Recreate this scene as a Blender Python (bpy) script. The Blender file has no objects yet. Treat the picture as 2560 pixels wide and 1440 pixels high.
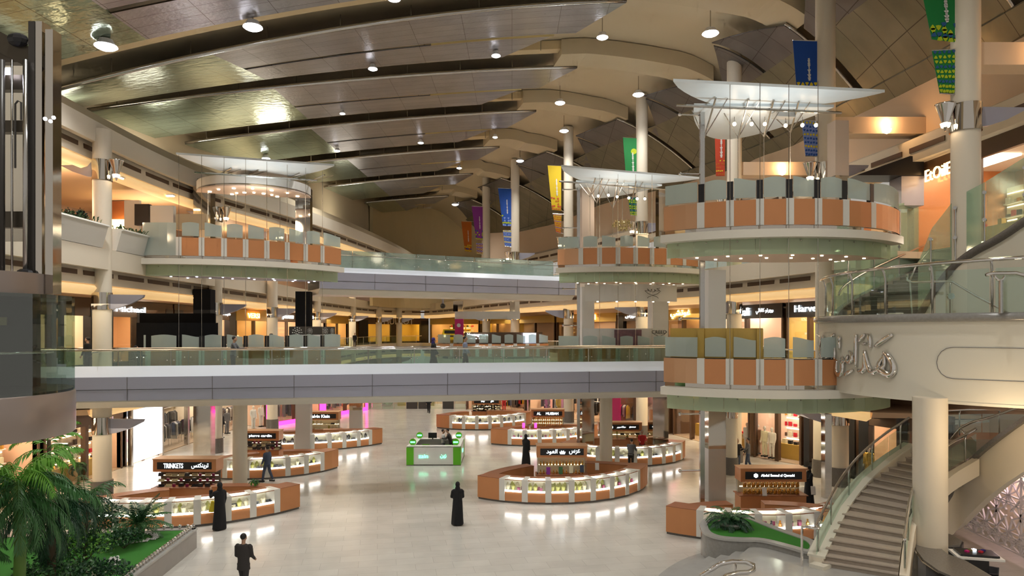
import bpy, math, random
from mathutils import Vector, Matrix
random.seed(7)
F=1750.0; HZ=822.0; H=7.6
SC=bpy.context.scene; COL=SC.collection
PI=math.pi
def V(*a): return Vector(a)
def pd(px,py,D): return V((px-1280)/F*D, D, H-(py-HZ)/F*D)      # image direction at depth D
def pz(px,py,z): return pd(px,py,(z-H)*F/(HZ-py))                # image direction meeting height z
def gp(px,py): return pz(px,py,0.0)
def lerp(a,b,t): return a+(b-a)*t
def interp(xs,ys,x):
    if x<=xs[0]: return ys[0]+(ys[1]-ys[0])/(xs[1]-xs[0])*(x-xs[0])
    for i in range(len(xs)-1):
        if x<=xs[i+1]: return lerp(ys[i],ys[i+1],(x-xs[i])/(xs[i+1]-xs[i]))
    return ys[-1]+(ys[-1]-ys[-2])/(xs[-1]-xs[-2])*(x-xs[-1])
# ---------------------------------------------------------------- materials
MATS={}
def mat(name,col=(.8,.8,.8),rough=.5,metal=0.0,emit=None,es=0.0,bump=None,var=0.0,vscale=3.0,spec=None,alpha=None):
    m=bpy.data.materials.new(name); m.use_nodes=True; nt=m.node_tree; b=nt.nodes['Principled BSDF']
    b.inputs['Base Color'].default_value=(*col,1); b.inputs['Roughness'].default_value=rough; b.inputs['Metallic'].default_value=metal
    if spec is not None: b.inputs['Specular IOR Level'].default_value=spec
    if emit: b.inputs['Emission Color'].default_value=(*emit,1); b.inputs['Emission Strength'].default_value=es
    tc=nt.nodes.new('ShaderNodeTexCoord')
    if var>0:
        n=nt.nodes.new('ShaderNodeTexNoise'); n.inputs['Scale'].default_value=vscale; n.inputs['Detail'].default_value=3
        nt.links.new(tc.outputs['Object'],n.inputs['Vector'])
        r=nt.nodes.new('ShaderNodeMix'); r.data_type='RGBA'
        r.inputs[6].default_value=(*[c*(1-var) for c in col],1); r.inputs[7].default_value=(*[min(1,c*(1+var)) for c in col],1)
        nt.links.new(n.outputs['Fac'],r.inputs[0]); nt.links.new(r.outputs[2],b.inputs['Base Color'])
    if bump:
        n=nt.nodes.new('ShaderNodeTexNoise'); n.inputs['Scale'].default_value=bump[0]; nt.links.new(tc.outputs['Object'],n.inputs['Vector'])
        bp=nt.nodes.new('ShaderNodeBump'); bp.inputs['Strength'].default_value=bump[1]; nt.links.new(n.outputs['Fac'],bp.inputs['Height']); nt.links.new(bp.outputs['Normal'],b.inputs['Normal'])
    MATS[name]=m; return m
def glass(name,tint=(.85,.95,.92),gl=.12,rough=.02,frost=0.0,fcol=(.6,.7,.68)):
    m=bpy.data.materials.new(name); m.use_nodes=True; nt=m.node_tree; nt.nodes.clear()
    o=nt.nodes.new('ShaderNodeOutputMaterial'); t=nt.nodes.new('ShaderNodeBsdfTransparent'); t.inputs[0].default_value=(*tint,1)
    gsy=nt.nodes.new('ShaderNodeBsdfGlossy'); gsy.inputs['Roughness'].default_value=rough; gsy.inputs[0].default_value=(.9,.95,.95,1)
    mx=nt.nodes.new('ShaderNodeMixShader'); mx.inputs[0].default_value=gl
    nt.links.new(t.outputs[0],mx.inputs[1]); nt.links.new(gsy.outputs[0],mx.inputs[2]); last=mx
    if frost>0:
        d=nt.nodes.new('ShaderNodeBsdfDiffuse'); d.inputs[0].default_value=(*fcol,1)
        tr=nt.nodes.new('ShaderNodeBsdfTranslucent'); tr.inputs[0].default_value=(*fcol,1)
        ad=nt.nodes.new('ShaderNodeMixShader'); ad.inputs[0].default_value=.4
        nt.links.new(d.outputs[0],ad.inputs[1]); nt.links.new(tr.outputs[0],ad.inputs[2])
        m2=nt.nodes.new('ShaderNodeMixShader'); m2.inputs[0].default_value=frost
        nt.links.new(mx.outputs[0],m2.inputs[1]); nt.links.new(ad.outputs[0],m2.inputs[2]); last=m2
    nt.links.new(last.outputs[0],o.inputs[0]); MATS[name]=m; return m
def emis(name,col,s):
    m=bpy.data.materials.new(name); m.use_nodes=True; nt=m.node_tree; nt.nodes.clear()
    o=nt.nodes.new('ShaderNodeOutputMaterial'); e=nt.nodes.new('ShaderNodeEmission'); e.inputs[0].default_value=(*col,1); e.inputs[1].default_value=s
    nt.links.new(e.outputs[0],o.inputs[0]); MATS[name]=m; return m
def tiles(name,c1,c2,mortar,w,h,rough,ms=.006,metal=0,uv=False,rot=0,off=.5,var=.03,spec=.5,bumpy=0):
    m=mat(name,c1,rough,metal,spec=spec); nt=m.node_tree; b=nt.nodes['Principled BSDF']; tc=[n for n in nt.nodes if n.type=='TEX_COORD'][0]
    mp=nt.nodes.new('ShaderNodeMapping'); mp.inputs['Rotation'].default_value=(0,0,rot)
    nt.links.new(tc.outputs['UV' if uv else 'Object'],mp.inputs[0])
    br=nt.nodes.new('ShaderNodeTexBrick'); br.inputs['Scale'].default_value=1; br.inputs['Brick Width'].default_value=w; br.inputs['Row Height'].default_value=h
    br.inputs['Mortar Size'].default_value=ms; br.inputs['Color1'].default_value=(*c1,1); br.inputs['Color2'].default_value=(*c2,1); br.inputs['Mortar'].default_value=(*mortar,1); br.offset=off
    br.inputs['Mortar Smooth'].default_value=.3
    nt.links.new(mp.outputs[0],br.inputs['Vector'])
    n=nt.nodes.new('ShaderNodeTexNoise'); n.inputs['Scale'].default_value=.9; n.inputs['Detail'].default_value=4; nt.links.new(mp.outputs[0],n.inputs['Vector'])
    mx=nt.nodes.new('ShaderNodeMix'); mx.data_type='RGBA'; mx.blend_type='MULTIPLY'; mx.inputs[0].default_value=1
    cr=nt.nodes.new('ShaderNodeMapRange'); cr.inputs[3].default_value=1-var*2; cr.inputs[4].default_value=1+var
    nt.links.new(n.outputs['Fac'],cr.inputs[0]); nt.links.new(br.outputs['Color'],mx.inputs[6]); nt.links.new(cr.outputs[0],mx.inputs[7]); nt.links.new(mx.outputs[2],b.inputs['Base Color'])
    if bumpy:
        n2=nt.nodes.new('ShaderNodeTexNoise'); n2.inputs['Scale'].default_value=bumpy[0]; nt.links.new(mp.outputs[0],n2.inputs['Vector'])
        bp=nt.nodes.new('ShaderNodeBump'); bp.inputs['Strength'].default_value=bumpy[1]; bp.inputs['Distance'].default_value=.05; nt.links.new(n2.outputs['Fac'],bp.inputs['Height']); nt.links.new(bp.outputs['Normal'],b.inputs['Normal'])
    return m
tiles('floor',(.70,.675,.61),(.65,.62,.56),(.48,.45,.40),1.2,.6,.17,ms=.006,rot=-.19,var=.10,spec=.6)
tiles('gfloor',(.55,.43,.32),(.48,.37,.27),(.3,.24,.18),1.2,1.2,.12,rot=-.19,var=.08)
mat('beige',(.64,.535,.36),.7,var=.04,vscale=.3)
mat('rib',(.61,.51,.34),.7,var=.04,vscale=.3)
mat('cream',(.80,.72,.58),.6,var=.02,vscale=.5)
mat('white',(.82,.80,.76),.5)
mat('kwhite',(.74,.72,.66),.35)
mat('slabw',(.80,.76,.66),.45)
mat('peach',(.80,.56,.36),.6)
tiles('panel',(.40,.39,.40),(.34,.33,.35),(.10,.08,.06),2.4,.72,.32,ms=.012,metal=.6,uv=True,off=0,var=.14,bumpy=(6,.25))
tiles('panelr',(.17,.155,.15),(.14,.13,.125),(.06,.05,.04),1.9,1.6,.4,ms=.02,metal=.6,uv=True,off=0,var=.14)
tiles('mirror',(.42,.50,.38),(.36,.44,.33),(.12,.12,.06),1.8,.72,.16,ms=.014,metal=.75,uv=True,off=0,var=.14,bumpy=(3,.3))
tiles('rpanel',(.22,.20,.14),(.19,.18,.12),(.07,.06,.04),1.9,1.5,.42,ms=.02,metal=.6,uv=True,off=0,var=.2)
mat('gold',(.45,.36,.16),.35,.8)
mat('fascia',(.43,.44,.54),.35,.35,var=.02,vscale=.3)
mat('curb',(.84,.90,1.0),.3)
mat('seam',(.16,.15,.15),.6)
mat('chrome',(.78,.76,.74),.08,1.0,bump=(1.2,.15))
mat('steel',(.55,.54,.52),.22,1.0)
mat('wavesteel',(.62,.58,.52),.06,1.0,bump=(2.2,.9))
mat('copper',(.62,.27,.11),.34,.25,var=.03)
mat('copperl',(.72,.42,.24),.30,.55)
mat('copperd',(.36,.13,.06),.4,.1)
mat('wood',(.50,.33,.07),.4,var=.12,vscale=2)
mat('black',(.012,.012,.014),.35)
mat('blackm',(.006,.006,.007),.8,spec=.15)
mat('dark',(.05,.045,.04),.4)
mat('darkbrown',(.10,.055,.03),.4)
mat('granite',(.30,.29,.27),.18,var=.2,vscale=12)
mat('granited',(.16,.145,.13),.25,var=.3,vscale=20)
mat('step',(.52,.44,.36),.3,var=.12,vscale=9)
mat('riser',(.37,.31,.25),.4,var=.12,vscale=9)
mat('grass',(.035,.20,.018),.9,bump=(90,.6))
mat('leaf',(.05,.16,.045),.4,var=.35,vscale=4)
mat('leafl',(.16,.42,.05),.4,var=.3,vscale=4)
mat('leafd',(.018,.07,.03),.45,var=.4,vscale=5)
mat('stem',(.10,.20,.03),.5)
mat('trunk',(.11,.08,.045),.8)
mat('rock',(.55,.50,.40),.8,var=.3,vscale=6)
mat('pebble',(.75,.73,.70),.8,var=.2,vscale=30)
mat('skin',(.50,.30,.20),.5); mat('cloth_black',(.008,.008,.010),.85); mat('suit',(.035,.030,.028),.8); mat('denim',(.06,.08,.13),.8)
mat('grey_cloth',(.13,.13,.14),.8); mat('yellow_cloth',(.55,.36,.03),.8); mat('blue_cloth',(.28,.32,.45),.8); mat('red_cloth',(.5,.02,.02),.7)
mat('hair',(.012,.010,.009),.6); mat('white_cloth',(.7,.7,.68),.8); mat('shoe',(.02,.02,.02),.4); mat('purple_cloth',(.03,.02,.16),.8)
mat('manq',(.75,.70,.62),.4)
mat('zgreen',(.13,.52,.012),.3); mat('yellow',(.75,.60,.02),.5)
mat('red',(.55,.015,.03),.5); mat('magenta',(.6,.02,.2),.4)
mat('shopwall',(.75,.50,.34),.6); mat('shopcream',(.82,.70,.52),.6); mat('goldwall',(.70,.48,.12),.5)
mat('goldglass',(.75,.48,.08),.15,.7)
mat('cushion',(.7,.68,.4),.8)
mat('purplebanner',(.25,.03,.30),.7); mat('bluebanner',(.01,.08,.42),.7); mat('yellowbanner',(.65,.45,.005),.7); mat('greenbanner',(.005,.20,.04),.7); mat('orangebanner',(.55,.14,.01),.7); mat('redbanner',(.55,.06,.02),.7)
mat('lime',(.45,.55,.01),.7); mat('navy',(.02,.10,.25),.7); mat('lightblue',(.25,.35,.75),.7)
glass('glass',(.86,.94,.90),.10)
glass('railglass',(.76,.85,.79),.12)
glass('frost',(.8,.88,.86),.10,.1,.62,(.66,.74,.71))
glass('frostw',(.8,.85,.85),.08,.1,.7,(.62,.72,.72))
glass('greenglass',(.75,.88,.72),.08,.08,.6,(.80,.88,.68))
glass('stairglass',(.80,.91,.83),.07,.05,.24,(.70,.84,.72))
glass('liftglass',(.50,.60,.54),.16)
glass('shopglass',(.93,.93,.93),.06)
mat('marblec',(.78,.84,.86),.3,var=.05,vscale=2)
emis('lamp',(.93,.93,1),26); emis('ledw',(1,.98,.94),12); emis('warm',(1,.62,.28),14); emis('bulb',(1,.74,.48),16); emis('spotw',(.85,.82,1),9); emis('spoty',(1,.82,.55),8)
emis('screen',(.97,.97,1),5.5); emis('signw',(.85,.95,1),6); emis('signwarm',(1,.80,.5),8); emis('signwarm2',(1,.55,.2),5); emis('signgreen',(.15,1,.55),4); emis('pink',(1,.05,.35),3.2); emis('cove',(1,.68,.30),2.6); emis('covew',(.75,.75,1),3)
emis('shopl',(1,.74,.50),15); emis('shoplw',(1,.88,.76),15); emis('goldl',(1,.68,.22),11); emis('signorange',(1,.40,.10),14)
emis('purplel',(.5,.1,1),5); emis('bluel',(.2,.35,1),3); emis('tv',(.75,.80,1),3)
# ---------------------------------------------------------------- mesh builder
ORG={}
class MB:
    def __init__(s): s.v=[]; s.f=[]; s.uv=None
    def vv(s,*p):
        i=len(s.v); s.v.extend([Vector(q) for q in p]); return i
    def quad(s,a,b,c,d): i=s.vv(a,b,c,d); s.f.append((i,i+1,i+2,i+3)); return s
    def tri(s,a,b,c): i=s.vv(a,b,c); s.f.append((i,i+1,i+2)); return s
    def box(s,c,sz,rz=0,M=None):
        x,y,z=[q/2 for q in sz]; R=Matrix.Rotation(rz,3,'Z') if M is None else M; c=Vector(c)
        P=[c+R@V(a*x,b*y,d*z) for d in(-1,1) for b in(-1,1) for a in(-1,1)]; i=s.vv(*P)
        for q in((0,2,3,1),(4,5,7,6),(0,1,5,4),(2,6,7,3),(0,4,6,2),(1,3,7,5)): s.f.append(tuple(i+k for k in q))
        return s
    def bar(s,a,b,w,h=None,up=(0,0,1)):
        a=Vector(a);b=Vector(b); h=w if h is None else h; d=(b-a); L=d.length
        if L<1e-6: return s
        d.normalize(); u=Vector(up)
        if abs(d.dot(u))>.98: u=V(0,1,0)
        x=d.cross(u).normalized(); y=x.cross(d).normalized(); M=Matrix((x,d,y)).transposed()
        return s.box((a+b)/2,(w,L,h),M=M)
    def cyl(s,a,b,r0,r1=None,n=10,cap=True):
        a=Vector(a);b=Vector(b); r1=r0 if r1 is None else r1; d=(b-a).normalized(); u=V(0,0,1) if abs(d.z)<.9 else V(1,0,0)
        x=d.cross(u).normalized(); y=d.cross(x)
        i=len(s.v)
        for p,r in((a,r0),(b,r1)):
            for k in range(n): t=2*PI*k/n; s.v.append(p+(x*math.cos(t)+y*math.sin(t))*r)
        for k in range(n): k2=(k+1)%n; s.f.append((i+k,i+k2,i+n+k2,i+n+k))
        if cap: s.f.append(tuple(i+k for k in range(n))[::-1]); s.f.append(tuple(i+n+k for k in range(n)))
        return s
    def tube(s,path,r,n=8,rs=None,cap=True):
        P=[Vector(p) for p in path]; i0=len(s.v); m=len(P); prev=None
        for j,p in enumerate(P):
            d=(P[min(j+1,m-1)]-P[max(j-1,0)]).normalized()
            if prev is None: u=V(0,0,1) if abs(d.z)<.9 else V(1,0,0)
            else: u=prev
            x=d.cross(u).normalized(); y=x.cross(d).normalized(); prev=y
            rr=r if rs is None else rs[j]
            for k in range(n): t=2*PI*k/n; s.v.append(p+(x*math.cos(t)+y*math.sin(t))*rr)
        for j in range(m-1):
            for k in range(n): k2=(k+1)%n; a=i0+j*n; s.f.append((a+k,a+k2,a+n+k2,a+n+k))
        if cap: s.f.append(tuple(i0+k for k in range(n))[::-1]); s.f.append(tuple(i0+(m-1)*n+k for k in range(n)))
        return s
    def lathe(s,prof,c,n=20,sx=1,sy=1,rz=0):
        c=Vector(c); i0=len(s.v); m=len(prof); ca,sa=math.cos(rz),math.sin(rz)
        for r,z in prof:
            for k in range(n):
                t=2*PI*k/n; x=math.cos(t)*r*sx; y=math.sin(t)*r*sy; s.v.append(c+V(x*ca-y*sa,x*sa+y*ca,z))
        for j in range(m-1):
            for k in range(n): k2=(k+1)%n; a=i0+j*n; s.f.append((a+k,a+k2,a+n+k2,a+n+k))
        s.f.append(tuple(i0+k for k in range(n))[::-1]); s.f.append(tuple(i0+(m-1)*n+k for k in range(n)))
        return s
    def sph(s,c,r,n=10,m=6,sz=None):
        sz=sz or (1,1,1); c=Vector(c)
        pr=[(max(1e-4,math.sin(PI*j/m)),-math.cos(PI*j/m)) for j in range(m+1)]
        i0=len(s.v)
        for a,z in pr:
            for k in range(n): t=2*PI*k/n; s.v.append(c+V(math.cos(t)*a*r*sz[0],math.sin(t)*a*r*sz[1],z*r*sz[2]))
        for j in range(m):
            for k in range(n): k2=(k+1)%n; a=i0+j*n; s.f.append((a+k,a+k2,a+n+k2,a+n+k))
        return s
    def prism(s,poly,z0,z1):
        n=len(poly); i=len(s.v)
        for z in(z0,z1):
            for p in poly: s.v.append(V(p[0],p[1],z))
        for k in range(n): k2=(k+1)%n; s.f.append((i+k,i+k2,i+n+k2,i+n+k))
        s.f.append(tuple(i+k for k in range(n))[::-1]); s.f.append(tuple(i+n+k for k in range(n)))
        return s
    def slab(s,pts,th):          # thick polygon in any plane (th = Vector)
        n=len(pts); i=len(s.v); th=Vector(th)
        for p in pts: s.v.append(Vector(p))
        for p in pts: s.v.append(Vector(p)+th)
        for k in range(n): k2=(k+1)%n; s.f.append((i+k,i+k2,i+n+k2,i+n+k))
        s.f.append(tuple(i+k for k in range(n))[::-1]); s.f.append(tuple(i+n+k for k in range(n)))
        return s
    def sweep(s,path,prof,closed=False):   # path: 2d pts; prof: list of (offset to the left normal, z), closed section
        N=norms(path); m=len(path); n=len(prof); i0=len(s.v)
        for p,nn in zip(path,N):
            for o,z in prof: s.v.append(V(p[0]+nn[0]*o,p[1]+nn[1]*o,z))
        for j in range(m-1):
            for k in range(n): k2=(k+1)%n; a=i0+j*n; s.f.append((a+k,a+k2,a+n+k2,a+n+k))
        s.f.append(tuple(i0+k for k in range(n))[::-1]); s.f.append(tuple(i0+(m-1)*n+k for k in range(n)))
        return s
    def sweep3(s,path,prof):   # path 3d; z of prof relative
        N=norms(path); m=len(path); n=len(prof); i0=len(s.v)
        for p,nn in zip(path,N):
            for o,z in prof: s.v.append(V(p[0]+nn[0]*o,p[1]+nn[1]*o,p[2]+z))
        for j in range(m-1):
            for k in range(n): k2=(k+1)%n; a=i0+j*n; s.f.append((a+k,a+k2,a+n+k2,a+n+k))
        s.f.append(tuple(i0+k for k in range(n))[::-1]); s.f.append(tuple(i0+(m-1)*n+k for k in range(n)))
        return s
    def build(s,name,m,parent=None,smooth=False,**kw):
        me=bpy.data.meshes.new(name); off=ORG.get(parent.name,V(0,0,0)) if parent else V(0,0,0)
        o=bpy.data.objects.new(name,me); COL.objects.link(o)
        if parent is None and kw.get('org') is not None:
            off=Vector(kw['org']); o.location=off
        me.from_pydata([tuple(v-off) for v in s.v],[],s.f); me.materials.append(MATS[m] if isinstance(m,str) else m)
        if s.uv:
            uvl=me.uv_layers.new(name='UVMap')
            for l in me.loops: uvl.data[l.index].uv=s.uv[l.vertex_index]
        if kw.get('fix',True):
            import bmesh
            bm=bmesh.new(); bm.from_mesh(me); bmesh.ops.recalc_face_normals(bm,faces=bm.faces); bm.to_mesh(me); bm.free()
        if smooth:
            for p in me.polygons: p.use_smooth=True
            if smooth=='a':
                me.set_sharp_from_angle(angle=math.radians(35))
        if parent: o.parent=parent
        ORG[o.name]=off
        if kw.get('label'): o['label']=kw['label']
        if kw.get('cat'): o['category']=kw['cat']
        if kw.get('group'): o['group']=kw['group']
        if kw.get('kind'): o['kind']=kw['kind']
        return o
def norms(path):
    out=[];m=len(path)
    for j in range(m):
        a=path[max(j-1,0)];b=path[min(j+1,m-1)]; dx,dy=b[0]-a[0],b[1]-a[1]; L=math.hypot(dx,dy) or 1; out.append((-dy/L,dx/L))
    return out
def thing(name,label,cat,loc,group=None,kind=None):
    o=bpy.data.objects.new(name,None); COL.objects.link(o); o.location=loc; o.empty_display_size=.2
    ORG[o.name]=Vector(loc); o['label']=label; o['category']=cat
    if group:o['group']=group
    if kind:o['kind']=kind
    return o
def struct(mb,name,m,**k): return mb.build(name,m,None,kind='structure',**k)
def copytree(o,loc,rz=None,label=None,parent=None,sc=None):
    c=o.copy(); COL.objects.link(c); ORG[c.name]=ORG.get(o.name,V(0,0,0))
    if parent is None:
        c.location=loc
        if rz is not None: c.rotation_euler=(0,0,rz)
        if sc is not None: c.scale=(sc,sc,sc)
        if label: c['label']=label
    else: c.parent=parent
    for ch in [q for q in o.children]: copytree(ch,None,parent=c)
    return c
def circ3(a,b,c):
    ax,ay=a[0],a[1];bx,by=b[0],b[1];cx,cy=c[0],c[1]; d=2*(ax*(by-cy)+bx*(cy-ay)+cx*(ay-by))
    ux=((ax*ax+ay*ay)*(by-cy)+(bx*bx+by*by)*(cy-ay)+(cx*cx+cy*cy)*(ay-by))/d
    uy=((ax*ax+ay*ay)*(cx-bx)+(bx*bx+by*by)*(ax-cx)+(cx*cx+cy*cy)*(bx-ax))/d
    return ux,uy,math.hypot(ax-ux,ay-uy)
class Arc:   # arc convex to the camera through 3 plan points, left to right
    def __init__(s,a,b,c):
        s.cx,s.cy,s.r=circ3(a,b,c); s.a0=s.ang(a); s.a1=s.ang(c)
    def ang(s,p): return math.atan2(p[1]-s.cy,p[0]-s.cx)
    def pt(s,t,off=0): return V(s.cx+math.cos(t)*(s.r+off),s.cy+math.sin(t)*(s.r+off),0)
    def px(s,px,off=0):   # angle where the sight line of column px meets the arc
        dx,dy=(px-1280)/F,1.0; r=s.r+off
        A=dx*dx+dy*dy;B=-2*(dx*s.cx+dy*s.cy);C=s.cx**2+s.cy**2-r*r; q=B*B-4*A*C
        if q<0: return s.a1
        k=(-B-math.sqrt(q))/(2*A); return math.atan2(k*dy-s.cy,k*dx-s.cx)
    def path(s,t0,t1,n,off=0): return [s.pt(lerp(t0,t1,i/n),off) for i in range(n+1)]
TMP=bpy.data.scenes.new('tmp')
def evalmesh(o):
    TMP.collection.objects.link(o); vl=TMP.view_layers[0]; vl.update(); dg=vl.depsgraph; dg.update()
    me=bpy.data.meshes.new_from_object(o.evaluated_get(dg)); TMP.collection.objects.unlink(o); return me
# arabic shaping for the lettering
AR={'ا':'\ufe8d\ufe8e\ufe8d\ufe8e','ب':'\ufe8f\ufe90\ufe91\ufe92','ت':'\ufe95\ufe96\ufe97\ufe98','ج':'\ufe9d\ufe9e\ufe9f\ufea0','د':'\ufea9\ufeaa\ufea9\ufeaa','ر':'\ufead\ufeae\ufead\ufeae','ز':'\ufeaf\ufeb0\ufeaf\ufeb0','س':'\ufeb1\ufeb2\ufeb3\ufeb4','ش':'\ufeb5\ufeb6\ufeb7\ufeb8','ع':'\ufec9\ufeca\ufecb\ufecc','غ':'\ufecd\ufece\ufecf\ufed0','ف':'\ufed1\ufed2\ufed3\ufed4','ق':'\ufed5\ufed6\ufed7\ufed8','ك':'\ufed9\ufeda\ufedb\ufedc','ل':'\ufedd\ufede\ufedf\ufee0','م':'\ufee1\ufee2\ufee3\ufee4','ن':'\ufee5\ufee6\ufee7\ufee8','ه':'\ufee9\ufeea\ufeeb\ufeec','و':'\ufeed\ufeee\ufeed\ufeee','ي':'\ufef1\ufef2\ufef3\ufef4','ة':'\ufe93\ufe94\ufe93\ufe94'}
NJ='ادرزوة'
def arab(w):
    out=''
    for i,ch in enumerate(w):
        if ch not in AR: out+=ch; continue
        pj=i>0 and w[i-1] in AR and w[i-1] not in NJ; nj=i<len(w)-1 and w[i+1] in AR and ch not in NJ
        out+=AR[ch][3 if pj and nj else 1 if pj else 2 if nj else 0]
    return out[::-1]
def text(s,h,m,pos,face,parent,name='lettering',w=None,ext=.012,bold=0.0,**kw):
    """text standing upright; face = angle of the outward normal in plan; centred on pos"""
    c=bpy.data.curves.new('t','FONT'); c.body=s; c.size=1; c.extrude=0; c.offset=bold; c.resolution_u=3
    o=bpy.data.objects.new('t',c); me=evalmesh(o); bpy.data.objects.remove(o); bpy.data.curves.remove(c)
    if len(me.vertices)==0: return None
    xs=[v.co.x for v in me.vertices]; ys=[v.co.y for v in me.vertices]; W=max(xs)-min(xs); Hh=max(ys)-min(ys)
    sy=h/Hh; sx=(w/W) if w else sy; mx=(max(xs)+min(xs))/2; my=(max(ys)+min(ys))/2
    rgt=V(-math.sin(face),math.cos(face),0); nrm=V(math.cos(face),math.sin(face),0); pos=Vector(pos)
    mb=MB(); vs=[pos+rgt*((v.co.x-mx)*sx)+V(0,0,(v.co.y-my)*sy) for v in me.vertices]; n=len(vs)
    mb.v=[v+nrm*ext for v in vs]+[v-nrm*ext*.2 for v in vs]
    ed={}
    for p in me.polygons:
        q=list(p.vertices); mb.f.append(tuple(q)); 
        for i in range(len(q)): e=(q[i],q[(i+1)%len(q)]); ed[e]=ed.get(e,0)+1
    for (a,b) in list(ed):
        if (b,a) not in ed: mb.f.append((a,b,b+n,a+n))
    bpy.data.meshes.remove(me)
    return mb.build(name,m,parent,fix=False,**kw)
def light(kind,name,loc,energy,col=(1,1,1),size=.5,rot=None,spot=None,blend=.6,parent=None):
    l=bpy.data.lights.new(name,kind); l.energy=energy; l.color=col
    if kind=='AREA': l.size=size
    elif kind in('POINT','SPOT'): l.shadow_soft_size=size
    if spot: l.spot_size=spot; l.spot_blend=blend
    o=bpy.data.objects.new(name,l); COL.objects.link(o); o.location=loc
    if rot: o.rotation_euler=rot
    return o
# ---------------------------------------------------------------- camera
cd=bpy.data.cameras.new('camera'); cam=bpy.data.objects.new('camera',cd); COL.objects.link(cam)
cam.location=(0,0,H); cam.rotation_euler=(PI/2,0,0); cd.sensor_width=36; cd.lens=F/2560*36; cd.shift_y=(HZ-720)/2560; cd.clip_start=.1; cd.clip_end=400
SC.camera=cam
SC.view_settings.view_transform='Standard'; SC.view_settings.look='None'; SC.view_settings.exposure=.12; SC.view_settings.gamma=1
SC.cycles.max_bounces=4; SC.cycles.diffuse_bounces=2; SC.cycles.glossy_bounces=3; SC.cycles.transparent_max_bounces=12; SC.cycles.transmission_bounces=2; SC.cycles.use_adaptive_sampling=True; SC.cycles.adaptive_threshold=.12; SC.cycles.adaptive_min_samples=8
SC.cycles.sample_clamp_indirect=4; SC.cycles.caustics_reflective=False; SC.cycles.caustics_refractive=False
w=bpy.data.worlds.new('world'); SC.world=w; w.use_nodes=True; w.node_tree.nodes['Background'].inputs[0].default_value=(1,.92,.82,1); w.node_tree.nodes['Background'].inputs[1].default_value=.40
# ---------------------------------------------------------------- ceiling shape
SK=.193
TT=[24.5,33.4,42.4,51.5,62.5,73.8,86.9,100]; TX=[6.8,5.62,4.0,1.78,-1.17,-4.1,-7.8,-11]
LT=[20,33,42,48.5,52,62,73.8,86.9,100]; LX=[-21,-22,-22.8,-22.6,-22.3,-21,-20,-19,-18]
CT=[12,20.4,28.8,37.5,47,56,68,76.5,90,100]; CX=[15.8,15.1,14.1,12.7,9.06,4.6,.3,-2.8,-6.5,-9]
ET=[12,20,27.7,33.5,42.7,52.3,65,80,100]; EX=[19.3,19.3,19,18.3,17.1,14,10,4,-6]
def XT(t): return interp(TT,TX,t)
def XL(t): return interp(LT,LX,t)
def XC(t): return interp(CT,CX,t)
def XE(t): return interp(ET,EX,t)
def zc(X,t):
    xt=XT(t); xs=XC(t)-2.0
    if X<=xt: d=xt-X; q=min(1,max(0,(t-33)/9)); return 24.7-lerp(.12,.10,q)*d-lerp(.005,.0022,q)*d*d
    if X<=xs: u=(X-xt)/max(.1,xs-xt); return 24.7-.3*u*u
    w=min(1.15,(X-xs)/(XE(t)-xs)); return 24.4-4.9*w**1.7
def cp(X,t,dz=0): return V(X,t+SK*X,zc(X,t)+dz)
def ray_ceiling(px,py,dz):
    D=15.0
    for i in range(4000):
        p=pd(px,py,D)
        if p.z>=zc(p.x,p.y-SK*p.x)+dz: return p
        D+=.03
    return p
def grid(mb,xs_fn,t0,t1,nx,ny,dz,th,skew0=0,skew1=0,ulen=True):
    """sheet between stations t0..t1; xs_fn(t)->(xa,xb)"""
    if mb.uv is None: mb.uv=[]
    i0=len(mb.v)
    for lay in (0,th):
        for j in range(ny+1):
            t=lerp(t0,t1,j/ny); xa,xb=xs_fn(t,j/ny)
            for i in range(nx+1):
                X=lerp(xa,xb,i/nx); mb.v.append(cp(X,t,dz+lay)); mb.uv.append((X,t))
    n=(nx+1)*(ny+1)
    for j in range(ny):
        for i in range(nx):
            a=i0+j*(nx+1)+i; mb.f.append((a,a+1,a+nx+2,a+nx+1)); mb.f.append((a+n,a+n+nx+1,a+n+nx+2,a+n+1))
    for j in range(ny):
        for i in (0,nx): a=i0+j*(nx+1)+i; mb.f.append((a,a+nx+1,a+n+nx+1,a+n))
    for i in range(nx):
        for j in (0,ny): a=i0+j*(nx+1)+i; mb.f.append((a,a+n,a+n+1,a+1))
    return mb
m=MB(); grid(m,lambda t,k:(XL(t)-2.5,XE(t)+1.5),6,104,60,50,0,.3); struct(m,'ceiling','beige',smooth=True)
# cross ribs of the roof
mat('ribd',(.70,.55,.32),.7)
ribs=[(21.6,24.2),(30.9,33.2),(40.2,42.2),(49.4,51.2),(59.6,62.0),(71.0,73.2),(83.4,86.0)]
for k,(a,b) in enumerate(ribs):
    m=MB(); m.uv=[]
    grid(m,lambda t,q:(XT(t)-1.5,XC(t)+.6),a,b,30,1,-.95 if k<6 else -.7,.9); struct(m,'trim_%d'%(k+1),'rib')
    m=MB(); m.uv=[]; grid(m,lambda t,q:(XL(t)-2.2,XT(t)-1.5),a+.2,b-1.1,30,1,-.55,.5); struct(m,'trim_beam_%d'%(k+1),'ribd')
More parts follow.
